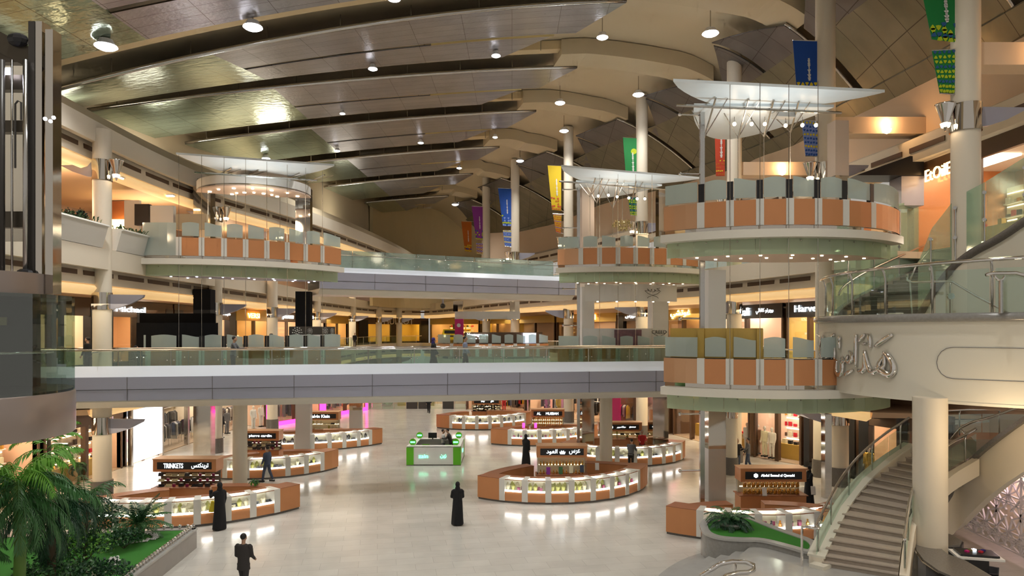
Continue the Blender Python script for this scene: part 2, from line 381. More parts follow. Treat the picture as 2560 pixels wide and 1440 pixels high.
# suspended metal panel bands, left slope
bands=[(14.0,21.3),(24.5,30.6),(33.4,40.0),(42.4,49.0),(51.5,59.3),(62.3,70.6),(73.6,83.0),(86.4,95)]
ord8=['nearest','second nearest','third from the front','fourth from the front','fifth from the front','sixth from the front','seventh from the front','farthest']
for k,(a,b) in enumerate(bands):
    mid=lerp(a,b,.53); drop=-1.05
    r=thing('ceiling_panel_band','suspended perforated metal panel band under the left ceiling slope, %s of eight'%ord8[k],'ceiling panel',cp(-8,(a+b)/2,drop),'suspended metal panel bands of the left ceiling slope')
    gl=lambda t: XL(t)+[2,1.2,.2,-.2,.3,.8,1.2,1.5][k]
    cut=[-16,-14.5,-13.2,-13.5,-14,-14,-14,-14][k]
    m=MB(); grid(m,lambda t,q:(gl(t)+(1-q)*0.0,cut),a,b,10,6,drop,.06)
    m.build('green_tinted_panel','mirror',r,label='green tinted glossy panels at the left end')
    m=MB(); grid(m,lambda t,q:(cut,XT(a)-q*2.2),a,mid,22,4,drop,.06); m.build('metal_panel','panel',r)
    m=MB(); grid(m,lambda t,q:(cut,XT(a)-3.6-q*2.6),mid+.35,b,22,4,drop,.06); m.build('metal_panel','panel',r)
    m=MB(); m.tube([cp(lerp(cut,XT(a)-3.4,i/12),mid+.17,drop+.05) for i in range(13)][7:],.10,6); m.build('gold_edge_strip','gold',r)
    m=MB(); m.tube([cp(lerp(gl(a),XT(a),i/24),a-.05,drop+.10) for i in range(25)],.11,6); m.build('edge_tube','steel',r,smooth=True)
    for i in range(8):
        X=lerp(gl(a)+1,XT(a)-4,i/7)
        for t_ in(a+.8,b-.8): MB().cyl(cp(X,t_,drop),cp(X,t_,-.02),.03,n=5).build('hanger_rod','steel',r)
# panel shells, right slope
rb=[(13.5,21.6),(22.2,31.5),(32.2,40.3),(40.9,49.2),(49.8,59.9),(60.5,71.3),(72,83.2),(84,93)]
for k,(a,b) in enumerate(rb):
    mid=lerp(a,b,.5)
    r=thing('ceiling_panel_shell','curved olive metal panel shell over the right gallery, %s of eight'%ord8[k],'ceiling panel',cp(XC(a),(a+b)/2,-1),'curved metal panel shells of the right ceiling slope')
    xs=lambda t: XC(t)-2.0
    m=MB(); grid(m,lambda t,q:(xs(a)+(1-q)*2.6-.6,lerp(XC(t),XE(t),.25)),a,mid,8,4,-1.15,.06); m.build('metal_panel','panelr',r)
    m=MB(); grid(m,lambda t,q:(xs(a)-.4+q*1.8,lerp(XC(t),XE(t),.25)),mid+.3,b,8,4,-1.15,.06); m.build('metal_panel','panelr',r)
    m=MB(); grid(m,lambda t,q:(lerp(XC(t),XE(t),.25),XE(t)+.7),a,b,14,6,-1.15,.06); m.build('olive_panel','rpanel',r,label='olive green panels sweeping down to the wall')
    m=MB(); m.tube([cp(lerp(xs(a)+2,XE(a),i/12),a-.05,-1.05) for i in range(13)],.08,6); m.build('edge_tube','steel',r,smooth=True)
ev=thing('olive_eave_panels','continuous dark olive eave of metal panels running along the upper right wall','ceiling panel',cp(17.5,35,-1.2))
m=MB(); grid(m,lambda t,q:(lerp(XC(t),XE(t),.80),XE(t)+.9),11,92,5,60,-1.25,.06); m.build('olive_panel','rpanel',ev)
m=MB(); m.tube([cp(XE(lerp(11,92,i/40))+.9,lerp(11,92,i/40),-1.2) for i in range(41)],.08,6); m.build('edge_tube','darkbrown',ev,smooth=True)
# ceiling lights
lamps=[(265,115,.40,'far left ceiling lamp of the nearest row, left of the brightest blue-white one'),(632,67,.38,'big blue-white ceiling lamp near the top, second from the left'),(932,172,.24,'ceiling lamp under the second panel band, centre left'),(1240,139,.24,'ceiling lamp under the right end of the second panel band'),
(1506,93,.30,'ceiling lamp at the tip of the nearest panel band'),(1776,83,.42,'largest bright ceiling lamp, rightmost, above the marble canopy'),(985,-3,.26,'ceiling lamp cut off by the top edge of the picture'),(856,284,.17,'small ceiling lamp above the left marble canopy, third band'),
(1596,236,.36,'bright round ceiling lamp left of the near marble canopy'),(1400,257,.34,'bright pendant ceiling lamp on a thin rod, centre right'),(1410,327,.34,'bright ceiling lamp below the rod-hung one'),(1300,402,.33,'bright ceiling lamp above the blue banner'),(1238,343,.20,'small ceiling lamp at the tip of the fourth band'),
(1052,357,.22,'small ceiling lamp in the middle of the fourth band'),(843,377,.22,'small ceiling lamp right above the tip of the left marble canopy'),(665,396,.30,'ceiling lamp just above the left marble canopy'),(1148,420,.24,'small ceiling lamp near the tip of the fifth band'),(1138,511,.40,'farthest round ceiling lamp above the beige end wall')]
for px,py,r,lb in lamps:
    p=ray_ceiling(px,py,-1.35)
    t=thing('ceiling_lamp',lb,'ceiling light',p,'round white ceiling lamps')
    MB().cyl(p+V(0,0,-.03),p+V(0,0,.22),r*1.03,r*.6,18,cap=False).cyl(p+V(0,0,.22),p+V(0,0,.24),r*.6,n=18).build('housing','white',t)
    MB().lathe([(.02,-.42*r),(.5*r,-.36*r),(.85*r,-.2*r),(r,0)],p,18).build('lens','lamp',t,smooth=True)
    MB().cyl(p+V(0,0,.3),p+V(0,0,1.2),.03,n=6).build('rod','steel',t)
    light('SPOT','lamp_beam',p+V(0,0,-.5*r-.05),1650,(1,.985,.95),r*.8,spot=2.3,blend=1)
for k,(x,y) in enumerate(((-8,12),(3,10),(9,17))):
    z=zc(x,y-SK*x)-1.3; light('SPOT','lamp_beam',(x,y,z),2300,(1,.985,.95),.4,spot=2.3,blend=1)
# ---------------------------------------------------------------- floors and galleries
m=MB(); m.box((0,50,-.15),(90,120,.3)); struct(m,'floor','floor')
PL=[(-17.6,14),(-17.7,20),(-17.8,26),(-17.9,30),(-18,36),(-18.3,45),(-18.4,60),(-18.6,80),(-18.2,92),(-16.4,98.5),(-13,101)]
PR=[(-13,101),(-10.5,97),(-6.6,86),(-3.6,76),(-.6,68),(3.6,57),(8.2,48.4),(11.9,40),(13.3,35),(14.6,30)]
PTL=[(-17.8,12),(-17.9,20),(-18.2,28),(-18.6,36),(-18.2,43),(-16.5,50),(-14.5,62),(-12.8,80),(-12.2,96)]
def smoothp(P,n=3):
    for _ in range(n-1):
        Q=[P[0]]
        for a,b in zip(P[:-1],P[1:]): Q+= [(lerp(a[0],b[0],.25),lerp(a[1],b[1],.25)),(lerp(a[0],b[0],.75),lerp(a[1],b[1],.75))]
        Q.append(P[-1]); P=Q
    return P
def offp(P,o):
    N=norms(P); return [(p[0]+n[0]*o,p[1]+n[1]*o) for p,n in zip(P,N)]
def along(P,step,s0=0):
    out=[];acc=-s0
    for a,b in zip(P[:-1],P[1:]):
        L=math.dist(a,b); d=0
        while acc+ (L-d) >=step or (acc<0 and acc+(L-d)>=0):
            need=(step-acc) if acc>=0 else -acc
            d+=need; acc=0; t=d/L; out.append((lerp(a[0],b[0],t),lerp(a[1],b[1],t),math.atan2(b[1]-a[1],b[0]-a[0])))
        acc+=L-d
    return out
def gallery(P,z0,side,depth=8,fl=True,top=False):
    S=smoothp(P)
    if fl:
        m=MB(); m.sweep(S,[(.1,z0-.3),(depth,z0-.3),(depth,z0),(.1,z0)]); struct(m,'floor_gallery_%s'%side,'gfloor')
    m=MB(); m.sweep(S,[(-.12,z0-.8),(.15,z0-.8),(.15,z0+.1),(-.12,z0+.1)]); struct(m,'trim_fascia_%s'%side,'cream')
    m=MB(); m.sweep(S,[(.35,z0-1.45),(.9,z0-1.5),(.9,z0-.3),(.45,z0-.3)]); struct(m,'trim_beam_%s'%side,'cream')
    m=MB(); m.sweep(S,[(.25,z0-1.62),(.42,z0-1.82),(.7,z0-1.9),(.95,z0-1.78),(1.02,z0-1.55),(.9,z0-1.5),(.35,z0-1.5)]); m.build('cove_light','cove_cloth',None,smooth=True,label='warm glowing cloth light roll under the %s gallery edge'%side.replace('_',' '),cat='cove light')
    m=MB()
    for x,y,a in along(S,2.75,.5): m.box((x-math.sin(a)*.40,y+math.cos(a)*.40,z0-1.0),(2.3,.08,.20),a)
    struct(m,'trim_vents_%s'%side,'darkbrown')
    m=MB(); m.sweep(S,[(.9,z0-1.75),(depth,z0-2.0),(depth,z0-1.85),(.9,z0-1.5)]); struct(m,'ceiling_gallery_%s'%side,'peach')
nt=mat('cove_cloth',(.85,.66,.40),.7,emit=(1,.62,.25),es=.55)
gallery([(-17.9,31.2)]+PL[4:],5.5,'left_lower'); gallery(PL,11.0,'left_middle'); gallery(PTL,16.6,'left_upper',depth=7,fl=False)
PRL=PR
gallery(PR,5.5,'right_lower',depth=7); gallery(PR,11.0,'right_middle',depth=7)
# upper beige wall from the top fascia to the roof, left
m=MB(); S=smoothp(PTL)
for (a,b),(n0,n1) in zip(zip(S[:-1],S[1:]),zip(norms(S)[:-1],norms(S)[1:])):
    for za,zb,oa,ob in((16.6,17.4,.1,.6),(17.4,17.5,.6,5.4),(17.5,24.4,5.4,5.6)):
        m.quad(V(a[0]+n0[0]*oa,a[1]+n0[1]*oa,za),V(b[0]+n1[0]*oa,b[1]+n1[1]*oa,za),V(b[0]+n1[0]*ob,b[1]+n1[1]*ob,zb),V(a[0]+n0[0]*ob,a[1]+n0[1]*ob,zb))
struct(m,'wall_left_upper','beige')
for y,e in ((22,200),(32,190),(43,190),(56,220),(72,220)):  # fill lights added on the ledge to brighten the upper wall and bands
    light('AREA','ledge_fill_light',(interp([p_[1] for p_ in PTL],[p_[0] for p_ in PTL],y)-2.4,y,17.7),e,(1,.90,.74),2.2,rot=(PI,0,0))
# beige curved end wall at top level
m=MB(); P=smoothp([(-17.5,88),(-17,95),(-12,99),(-5,97.5),(-2,94)],4); m.sweep(P,[(0,10.5),(.4,10.5),(.4,24.5),(0,24.5)]); struct(m,'wall_back_upper','endwall') if mat('endwall',(.72,.58,.32),.6) else 0
m=MB(); m.sweep(smoothp([(-17.2,87),(-16.6,94),(-12,98),(-5,96.5),(-2,93)],4),[(0,16.6),(.4,16.6),(.4,17.2),(0,17.2)]); struct(m,'trim_ledge','endwall')
for x,y,z,e in ((-20.0,22,10.0,0),):
    pass
for lv in (0,5.5,11):  # added fill lights that lift the dark galleries, no fittings modelled
    for k,(x,y) in enumerate(((-20,31),(-20.2,39),(-20.4,50),(-20.4,64),(-20,80))):
        if lv==11 and k<3: light('POINT','gallery_fill_light',(x,y,lv+2.3),210,(1,.70,.44),.25)
        else: light('AREA','gallery_fill_light',(x,y,lv+3.2),(230 if lv==11 else 150)*(1 if k<3 else 1.4),(1,.83,.58),6)
    for k,(x,y) in enumerate(((15.2,37),(10.5,48),(3.8,62),(-3,84))):
        light('AREA','gallery_fill_light',(x+1,y,lv+3.2),210,(1,.82,.54),6)
light('POINT','gallery_fill_light',(-19.8,23,13.3),210,(1,.70,.44),.25)  # one more added fill for the near left gallery
# outer walls (behind the shops)
m=MB(); m.sweep(smoothp(offp(PL,8)),[(0,-.2),(.3,-.2),(.3,24.5),(0,24.5)]); struct(m,'wall_left','shopwall')
m=MB(); m.sweep(smoothp(offp(PR+[(16.5,22)],7)),[(0,-.2),(.3,-.2),(.3,11),(0,11)]); struct(m,'wall_right','shopwall')
# right upper wall above the shops: peach bays, uplit
PE=[(-4,92),(3.5,80),(9,65),(13.2,55),(16.6,46),(17.9,37),(18.7,31),(19.2,24),(19.4,14)]
SE=smoothp(PE)
m=MB(); m.sweep(SE,[(0,14.9),(.3,14.9),(.3,20.5),(0,20.5)]); struct(m,'wall_right_upper','peachw') if mat('peachw',(.80,.62,.44),.65) else 0
m=MB(); m.sweep(SE,[(-.9,15.0),(0,15.0),(0,16.4),(-.9,16.0)]); struct(m,'trim_beam_upper_right','cream')
m=MB()
for x,y,a in along(SE,2.75,.5): m.box((x+math.sin(a)*.92,y-math.cos(a)*.92,15.5),(2.2,.08,.22),a)
struct(m,'trim_vents_upper_right','darkbrown')
# beams from the right columns to the right wall
for k,(X,Y) in enumerate([(15.1,23.3),(14.1,31.5),(12.7,40)]):
    m=MB(); m.box(((X+19.2)/2+.3,Y+.4,16.75),(19.2-X+.6,.9,.75)); struct(m,'trim_crossbeam_%d'%(k+1),'peachw')
    p=V(X+2.7,Y-.12,16.5); t=thing('wall_uplight','%s small bowl uplight glowing warm on the beam of the upper right wall'%['nearest','middle','farthest'][k],'wall light',p,'bowl uplights of the upper right wall')
    MB().lathe([(.02,-.16),(.16,-.08),(.2,.04)],p,12).build('bowl','warm',t)
    MB().box(p+V(0,.1,-.05),(.1,.2,.1)).build('bracket','steel',t)
    light('POINT','uplight_bulb',p+V(0,-.25,.35),55,(1,.55,.25),.15)
# ---------------------------------------------------------------- bridges
def bridge(A,B,z,wd,label,curbz,rail=1.1,splits=None,n=10,tall=False):
    A=V(*A,0);B=V(*B,0); d=(B-A).normalized(); nn=V(-d.y,d.x,0); L=(B-A).length; r=thing('footbridge',label,'bridge',(A+B)/2+V(0,0,z))
    def pr(mb,prof):   # profile of (offset back, z) lofted A->B
        k=len(prof);i=len(mb.v)
        for P in(A,B):
            for o,zz in prof: mb.v.append(P+nn*o+V(0,0,zz))
        for q in range(k): mb.f.append((i+q,i+(q+1)%k,i+k+(q+1)%k,i+k+q))
        mb.f.append(tuple(range(i,i+k))); mb.f.append(tuple(range(i+k,i+2*k))); return mb
    zb=z-.95
    pr(MB(),[(.3,z-.25),(wd-.3,z-.25),(wd-.3,z),(.3,z)]).build('deck','gfloor',r)
    pr(MB(),[(0,zb+.48),(.25,zb+.48),(.25,z+.05),(0,z+.05)]).build('fascia_panel','fascia',r)
    pr(MB(),[(.03,zb),(.25,zb),(.25,zb+.455),(.03,zb+.455)]).build('fascia_panel','fascia',r)
    pr(MB(),[(.05,zb+.455),(.2,zb+.455),(.2,zb+.48),(.05,zb+.48)]).build('shadow_gap','seam',r)
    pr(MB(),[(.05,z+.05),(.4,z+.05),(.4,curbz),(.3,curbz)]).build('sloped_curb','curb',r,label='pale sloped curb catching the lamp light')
    pr(MB(),[(.1,zb-.06),(.5,zb-.35),(wd-.5,zb-.35),(wd-.1,zb-.06),(wd-.1,z),(wd-.25,z),(wd-.25,zb),(.1,zb)]).build('soffit','slabw',r)
    m=MB()
    for i in range(1,int(L/3.4)+1):
        P=A+d*(i*3.4); MB().box(P+nn*(-.004)+V(0,0,z-.45),(.02,.02,1.0),math.atan2(d.y,d.x)).build('panel_joint','seam',r)
    for o,lab in((.42,'near'),(wd-.3,'far')):
        pan=2.1; k=int(L/pan); top=curbz+rail-.42
        for i in range(k):
            a=A+d*(i*pan+.02)+nn*o; b=A+d*((i+1)*pan-.02)+nn*o
            MB().slab([a+V(0,0,z+.1),b+V(0,0,z+.1),b+V(0,0,top-.06 if not tall else top+.3),a+V(0,0,top-.06 if not tall else top+.3)],nn*.012).build('glass_panel','railglass',r) if not tall else MB().slab([a+V(0,0,z+.1),b+V(0,0,z+.1),b+V(0,0,top+.3),a+V(0,0,top+.3)],nn*.012).build('glass_panel','frost2',r)
        m=MB(); m.cyl(A+nn*(o-.02)+V(0,0,top),B+nn*(o-.02)+V(0,0,top),.045 if not tall else .025,n=10); m.build('handrail','chrome',r,smooth=True)
        m=MB()
        for i in range(k+1):
            a=A+d*(i*pan)+nn*(o+.05); m.bar(a+V(0,0,z),a+V(0,0,top),.03,.05)
        m.build('rail_posts','steel',r)
        m=MB()
        for i in range(k+1):
            for s in(-.14,.14):
                for zz in((z+.75,) if not tall else (z+.65,top+.15)):
                    a=A+d*(i*pan+s)+nn*(o-.03); m.sph(a+V(0,0,zz),.035,6,4)
        m.build('glass_clamps','chrome',r)
    return r
glass('frost2',(.75,.85,.82),.12,.06,.30,(.55,.66,.62))
bridge((-23.0,28.4),(13.0,35.36),5.5,3.6,'long grey footbridge with glass rail crossing the picture at first floor level',6.0,1.1)
bridge((-11.6,42.3),(4.6,51.0),11.0,3.6,'grey upper footbridge with frosted glass rail between the left and middle kiosks',11.38,1.2,tall=True)
# ---------------------------------------------------------------- kiosks
mat('soffitp',(.80,.62,.50),.5); mat('soffitv',(.72,.70,.80),.5); mat('casewall',(.90,.86,.64),.5)
def sector(mb,arc,t0,t1,o0,o1,z0,z1,n=None):
    n=n or max(1,int(abs(t1-t0)*arc.r/.4)); i0=len(mb.v)
    for i in range(n+1):
        t=lerp(t0,t1,i/n)
        for o,z in((o0,z0),(o1,z0),(o1,z1),(o0,z1)): p=arc.pt(t,o); mb.v.append(V(p.x,p.y,z))
    for j in range(n):
        a=i0+j*4
        for k in range(4): mb.f.append((a+k,a+(k+1)%4,a+4+(k+1)%4,a+4+k))
    mb.f.append((i0,i0+1,i0+2,i0+3)); mb.f.append((i0+4*n,i0+4*n+3,i0+4*n+2,i0+4*n+1)); return mb
def reflect(p,a,b):
    d=(b-a); d.z=0; d.normalize(); v=p-a; v.z=0; return a+2*d*(v.dot(d))-v
GOODS={}
def proto(key,fn):
    if key not in GOODS:
        o=fn(); GOODS[key]=[o,False]
    return GOODS[key]
def place(key,fn,loc,rz,label,cat,group,sc=1):
    e=proto(key,fn); o=e[0]
    if not e[1]: e[1]=True; c=o; c.location=loc; c.rotation_euler=(0,0,rz); c.scale=(sc,)*3
    else: c=copytree(o,loc,rz,sc=sc)
    c['label']=label; c['category']=cat
    if group: c['group']=group
    elif 'group' in c: del c['group']
    return c
def g_bust(col): return lambda: MB().lathe([(.03,0),(.05,.02),(.07,.10),(.085,.16),(.06,.20),(.03,.24),(.03,.27)],(0,0,0),8,1,.6).build('necklace_stand',col)
def g_bottle(col): return lambda: MB().lathe([(.035,0),(.045,.02),(.045,.09),(.02,.11),(.018,.13),(.028,.135),(.026,.17),(.01,.18)],(0,0,0),8).build('perfume_bottle',col)
def g_box(col): return lambda: MB().box((0,0,.06),(.12,.08,.12)).box((0,0,.125),(.125,.085,.02)).build('gift_box',col)
def g_tray(col): return lambda: MB().box((0,0,.012),(.28,.16,.024)).box((0,.07,.05),(.28,.02,.10)).box((-.08,0,.04),(.05,.05,.04)).box((.06,0,.04),(.05,.05,.04)).build('jewellery_tray',col)
def g_bag(col): return lambda: MB().slab([(-.11,-.05,0),(.11,-.05,0),(.09,-.04,.15),(-.09,-.04,.15)],(0,.09,0)).tube([(-.05,0,.15),(-.04,0,.22),(.04,0,.22),(.05,0,.15)],.008,5).build('handbag',col)
mat('gold_item',(.75,.48,.12),.2,.8); mat('dkitem',(.02,.02,.025),.3); mat('cream_item',(.80,.74,.50),.4); mat('grn_item',(.45,.45,.10),.3); mat('pur_item',(.25,.01,.08),.4); mat('amber',(.70,.28,.03),.15)
def goods(kind):
    return {'jewel':[('bust_c',g_bust('cream_item')),('tray_c',g_tray('cream_item')),('tray_d',g_tray('dkitem')),('bust_g',g_bust('grn_item'))],
     'busts':[('bust_g',g_bust('grn_item')),('bust_c',g_bust('cream_item')),('box_p',g_box('pur_item')),('bust_g',g_bust('grn_item'))],
     'bottles':[('bot_g',g_bottle('gold_item')),('bot_a',g_bottle('amber')),('box_p',g_box('pur_item')),('bot_d',g_bottle('dkitem'))],
     'watches':[('bust_d',g_bust('dkitem')),('bust_d',g_bust('dkitem')),('tray_d',g_tray('dkitem')),('bust_c',g_bust('cream_item'))],
     'bags':[('bag_d',g_bag('dkitem')),('tray_c',g_tray('cream_item')),('tray_d',g_tray('dkitem')),('box_p',g_box('pur_item'))]}[kind]
KN={'necklace_stand':'necklace stand','perfume_bottle':'perfume bottle','gift_box':'gift box','jewellery_tray':'jewellery tray','handbag':'handbag'}
def ground_kiosk(label,short,pts,pill,kind,per=4,backh=.95,opening=.45):
    A,M_,B=[gp(*p) for p in pts]; arc=Arc(A,M_,B); h=1.03
    r=thing('display_counter',label,'shop counter',V((A.x+B.x)/2,(A.y+B.y)/2,0))
    sector(MB(),arc,arc.a0,arc.a1,-.06,-.70,0,.09).build('plinth','granited',r)
    T=[arc.px(p,0) for p in pill]; pw=.13/arc.r; sg=1 if arc.a1>arc.a0 else -1
    for ta,tb in((arc.a0,T[0]-sg*pw),(T[-1]+sg*pw,arc.a1)):
        if abs(tb-ta)*arc.r>.12:
            e=sector(MB(),arc,ta,tb,0,-.75,.09,h).build('end_block','copper',r)
            sector(MB(),arc,ta,tb,.005,-.80,h,h+.02).build('block_top','copperd',e)
    for t in T: sector(MB(),arc,t-sg*pw,t+sg*pw,.02,-.75,.09,h+.015).build('pillar','kwhite',r)
    gd=goods(kind)
    for ta,tb in zip(T[:-1],T[1:]):
        a=ta+sg*pw; b=tb-sg*pw
        sector(MB(),arc,a,b,-.01,-.72,.09,.50).build('front_panel','copper',r)
        c=sector(MB(),arc,a,b,-.66,-.72,.50,h-.02).build('display_case','casewall',r)
        sector(MB(),arc,a,b,-.01,-.66,.50,.53).build('case_floor','casewall',c)
        n_=max(2,int(abs(b-a)*arc.r/.25)); m=MB()     # bulging light strip
        sector(m,arc,a+(b-a)*.03,b-(b-a)*.03,.012,-.01,.50,.575); m.build('light_strip','ledw',c)
        m=MB(); sector(m,arc,a+(b-a)*.05,b-(b-a)*.05,-.60,-.63,h-.09,h-.06); m.build('top_light_strip','ledw',c)
        m=MB(); sector(m,arc,a,b,0,-.01,.575,h-.02); sector(m,arc,a,b,0,-.50,h-.02,h-.01); m.build('glass_front','shopglass',c)
        m=MB(); sector(m,arc,a,b,.008,-.015,h-.03,h-.005); m.build('case_frame','copperd',c)
        k=per
        for i in range(k):
            t=lerp(a,b,(i+.5)/k); row=i%2; key,fn=gd[random.randrange(4)]
            p=arc.pt(t,-.22-.22*row); p.z=.53+.0
            o=place(key,fn,p,t+PI/2,'',KN[proto(key,fn)[0].name.split('.')[0]],None,1.25 if 'bust' in key or 'bot' in key else 1)
            nm=KN[o.name.split('.')[0]]; cn={'bust_c':'cream','bust_g':'olive green','bust_d':'black','tray_c':'cream','tray_d':'black','box_p':'dark red','bot_g':'gold','bot_a':'amber','bot_d':'black','bag_d':'black'}[key]
            o['label']='small %s %s inside the lit glass cases of the %s'%(cn,nm,short); o['group']='%ss in the cases of the %s'%(nm,short)
    sector(MB(),arc,arc.a0,arc.a1,-.60,-.82,h-.02,h+.01).build('counter_top','copperd',r)
    # rear counter: the mirrored arc
    Mr=reflect(M_,A,B); S=[lerp(A.x,B.x,0),A.y]; bk=Arc(A,Mr,B); 
    def nrm(t,ref):
        while t-ref>PI: t-=2*PI
        while t-ref<-PI: t+=2*PI
        return t
    b0=bk.a0; bm=nrm(bk.ang(Mr),b0); b1=nrm(bk.a1,bm)
    for u0,u1 in((.05,.5-opening/4),(.5+opening/6,.95)):
        m=sector(MB(),bk,lerp(b0,b1,u0),lerp(b0,b1,u1),0,-.6,.0,backh); m.build('rear_counter','copper',r)
        sector(MB(),bk,lerp(b0,b1,u0),lerp(b0,b1,u1),.02,-.62,backh,backh+.02).build('rear_counter_top','copperd',r)
    return arc
def sign_tower(label,x0,x1,ytop,D,zt,texts,goodk,shelves=3,hh=.52,depth=.75,rows=12,zbase=.0,glab='',rz=0):
    """free-standing shelf tower with a black lit sign header"""
    X0=(x0-1280)/F*D; X1=(x1-1280)/F*D; W=X1-X0; c=V((X0+X1)/2,D+depth/2,0)
    r=thing('shelf_tower',label,'display tower',c)
    MB().box(c+V(0,0,zt-hh/2),(W,depth,hh)).build('header','copper',r)
    MB().box(c+V(0,0,zt+.015),(W+.05,depth+.05,.03)).build('header_top','copperl',r)
    sp=MB().box(c+V(0,-depth/2-.012,zt-hh/2),(W*.86,.024,hh*.58)).build('sign_panel','black',r)
    for s,u,hgt,wd in texts:
        text(s,hgt,'signw',c+V(u*W,-depth/2-.03,zt-hh/2),-PI/2,sp,'lettering',wd)
    MB().box(c+V(0,0,.42),(W*1.0,depth,.84)).build('base_cabinet','copper',r)
    MB().box(c+V(0,0,.855),(W*1.05,depth*1.1,.03)).build('base_top','copperd',r)
    for s in(-1,1): MB().box(c+V(s*(W/2-.04),0,(zt-hh+.87)/2),(.05,depth*.8,zt-hh-.87)).build('side_glass','shopglass',r)
    MB().box(c+V(0,depth*.3,(zt-hh+.87)/2),(W*.96,.04,zt-hh-.87)).build('back_board','casewall' if goodk!='bags' else 'darkbrown',r)
    for i in range(shelves):
        z=.87+(zt-hh-.87)*i/shelves
        if i: MB().box(c+V(0,0,z-.01),(W*.94,depth*.7,.02)).build('glass_shelf','shopglass',r)
        MB().box(c+V(0,depth*.27,z+(zt-hh-.87)/shelves-.03),(W*.9,.02,.02)).build('shelf_light','spoty',r)
        gd=goods(goodk)
        for k in range(rows):
            key,fn=gd[random.randrange(4) if goodk!='bottles' else random.choice((0,0,1,0))]
            o=place(key,fn,c+V(lerp(-W*.42,W*.42,k/(rows-1)),-.12+.06*(k%2),z),0,'','',None,1.1 if 'bot' in key else .9)
            b=o.name.split('.')[0]; nm=KN[b]; cn={'bust_c':'cream','bust_g':'olive green','bust_d':'black','tray_c':'cream','tray_d':'black','box_p':'dark red','bot_g':'gold','bot_a':'amber','bot_d':'black','bag_d':'black'}[key]
            o['category']=nm; o['label']='small %s %s on the shelves of the %s'%(cn,nm,glab); o['group']='%ss on the shelves of the %s'%(nm,glab)
    return r
# seven counters on the ground floor
ground_kiosk('curved copper display counter left front with lit glass cases, nearest the planted bed','left front counter',[(180,1316),(573,1308),(750,1272)],[235,288,353,420,493,570,633,693],'jewel',5)
ground_kiosk('curved copper display counter second from the front on the left side','second left counter',[(520,1196),(700,1196),(846,1170)],[562,617,668,720,766,806],'jewel',4)
ground_kiosk('curved copper display counter third from the front on the left side','third left counter',[(600,1128),(820,1126.5),(956,1110)],[650,698,740,781,824,861,897,926],'watches',3)
ground_kiosk('curved copper display counter right of the green and white stand, behind the nearer one','middle right counter',[(1227,1111),(1377,1115.5),(1495,1099)],[1274,1311,1349,1386,1420,1452,1478],'bottles',3)
ground_kiosk('farthest curved copper display counter beside the open floor','farthest counter',[(1091,1070),(1180,1076),(1330,1060)],[1127,1159,1192,1225,1254,1284,1312],'watches',3)
ground_kiosk('curved copper display counter in the middle foreground with seven lit cases','middle front counter',[(1194,1247),(1370,1262),(1619,1212)],[1255,1312,1371,1429,1483,1530,1568,1597],'busts',6)
ground_kiosk('curved copper display counter behind the round cream column, right of the middle','column side counter',[(1400,1150),(1587,1168),(1713,1145)],[1455,1495,1543,1587,1625,1659.5,1685,1704],'jewel',4)
ground_kiosk('copper display counter at right with large plain end block, beside the round planter','planter side counter',[(1665,1335),(1830,1356),(2120,1335)],[1750,1822,1896,1972,2042,2100],'bottles',5)
sign_tower('shelf tower with bags under the white TRINKETS sign',382,540,1150,29.6,2.07,[('TRINKETS',-.17,.20,.82),(arab('ترينكتس'),.25,.24,.72)],'bags',3,rows=9,glab='left front tower')
sign_tower('shelf tower with bags and watches under the pierre cardin sign',588,697,1080,38.8,1.92,[('pierre cardin',.08,.17,1.25)],'bags',3,rows=9,glab='second left tower')
sign_tower('shelf tower under the Calvin Klein sign beside the brushed steel pillar',762,846,1030,46.8,2.02,[('Calvin Klein',-.06,.20,1.35)],'jewel',2,rows=8,glab='third left tower')
sign_tower('perfume tower under the AL MUSBAH sign with warm lit bottles',1328,1411,1024,48.0,2.05,[('AL',-.27,.17,.28),('MUSBAH',.13,.17,.85),('GROUP',.2,.05,.3)],'bottles',3,rows=14,glab='middle right tower')
sign_tower('farthest shelf tower full of dark watches under a black sign',1180,1252,1000,57.0,1.95,[('Sky',-.12,.17,.3),(arab('هدى'),.2,.17,.25)],'watches',3,rows=14,glab='farthest tower')
sign_tower('perfume tower with white crown sign above the middle front counter',1342,1468,1113,32.2,2.2,[(arab('العود'),-.2,.24,.5),(arab('عرس'),.25,.22,.5)],'bottles',2,rows=14,glab='middle front tower')
sign_tower('low shelf tower with a black Arabic sign behind the round cream column',1497,1605,1060,42.6,1.88,[('(◎)',-.22,.15,.25),(arab('جلامور'),.02,.12,.55),('glamour',.28,.10,.4)],'jewel',2,rows=8,glab='column side tower')
sign_tower('gold bottle tower under the blue-white ABDUL SAMAD AL QURASHI sign',1852,2016,1180,28.3,1.93,[('Abdul Samad al Qurashi',.06,.12,1.35)],'bottles',2,rows=26,glab='planter side tower')
# crown and hexagon emblems on two of the signs
def emblem(c,pts,name,par):
    m=MB(); m.slab([Vector(c)+V(x,0,z) for x,z in pts],(0,-.015,0)); m.build(name,'signw',par)
tw=[o for o in SC.objects if o.type=='EMPTY' and o.name.startswith('shelf_tower')]
t=tw[5]; D=32.2; X=(1405-1280)/F*D
emblem((X+.02,D-.03,1.93),[(-.14,.02),(-.10,-.09),(.10,-.09),(.14,.02),(.08,.0),(.05,.08),(0,.02),(-.05,.08),(-.08,.0)],'crown_emblem',t)
t=tw[7]; D=28.3; X=(1852-1280)/F*D
emblem((X+.60,D-.03,1.67),[(.09*math.cos(k*PI/3+PI/6),.09*math.sin(k*PI/3+PI/6)) for k in range(6)],'hexagon_emblem',t)
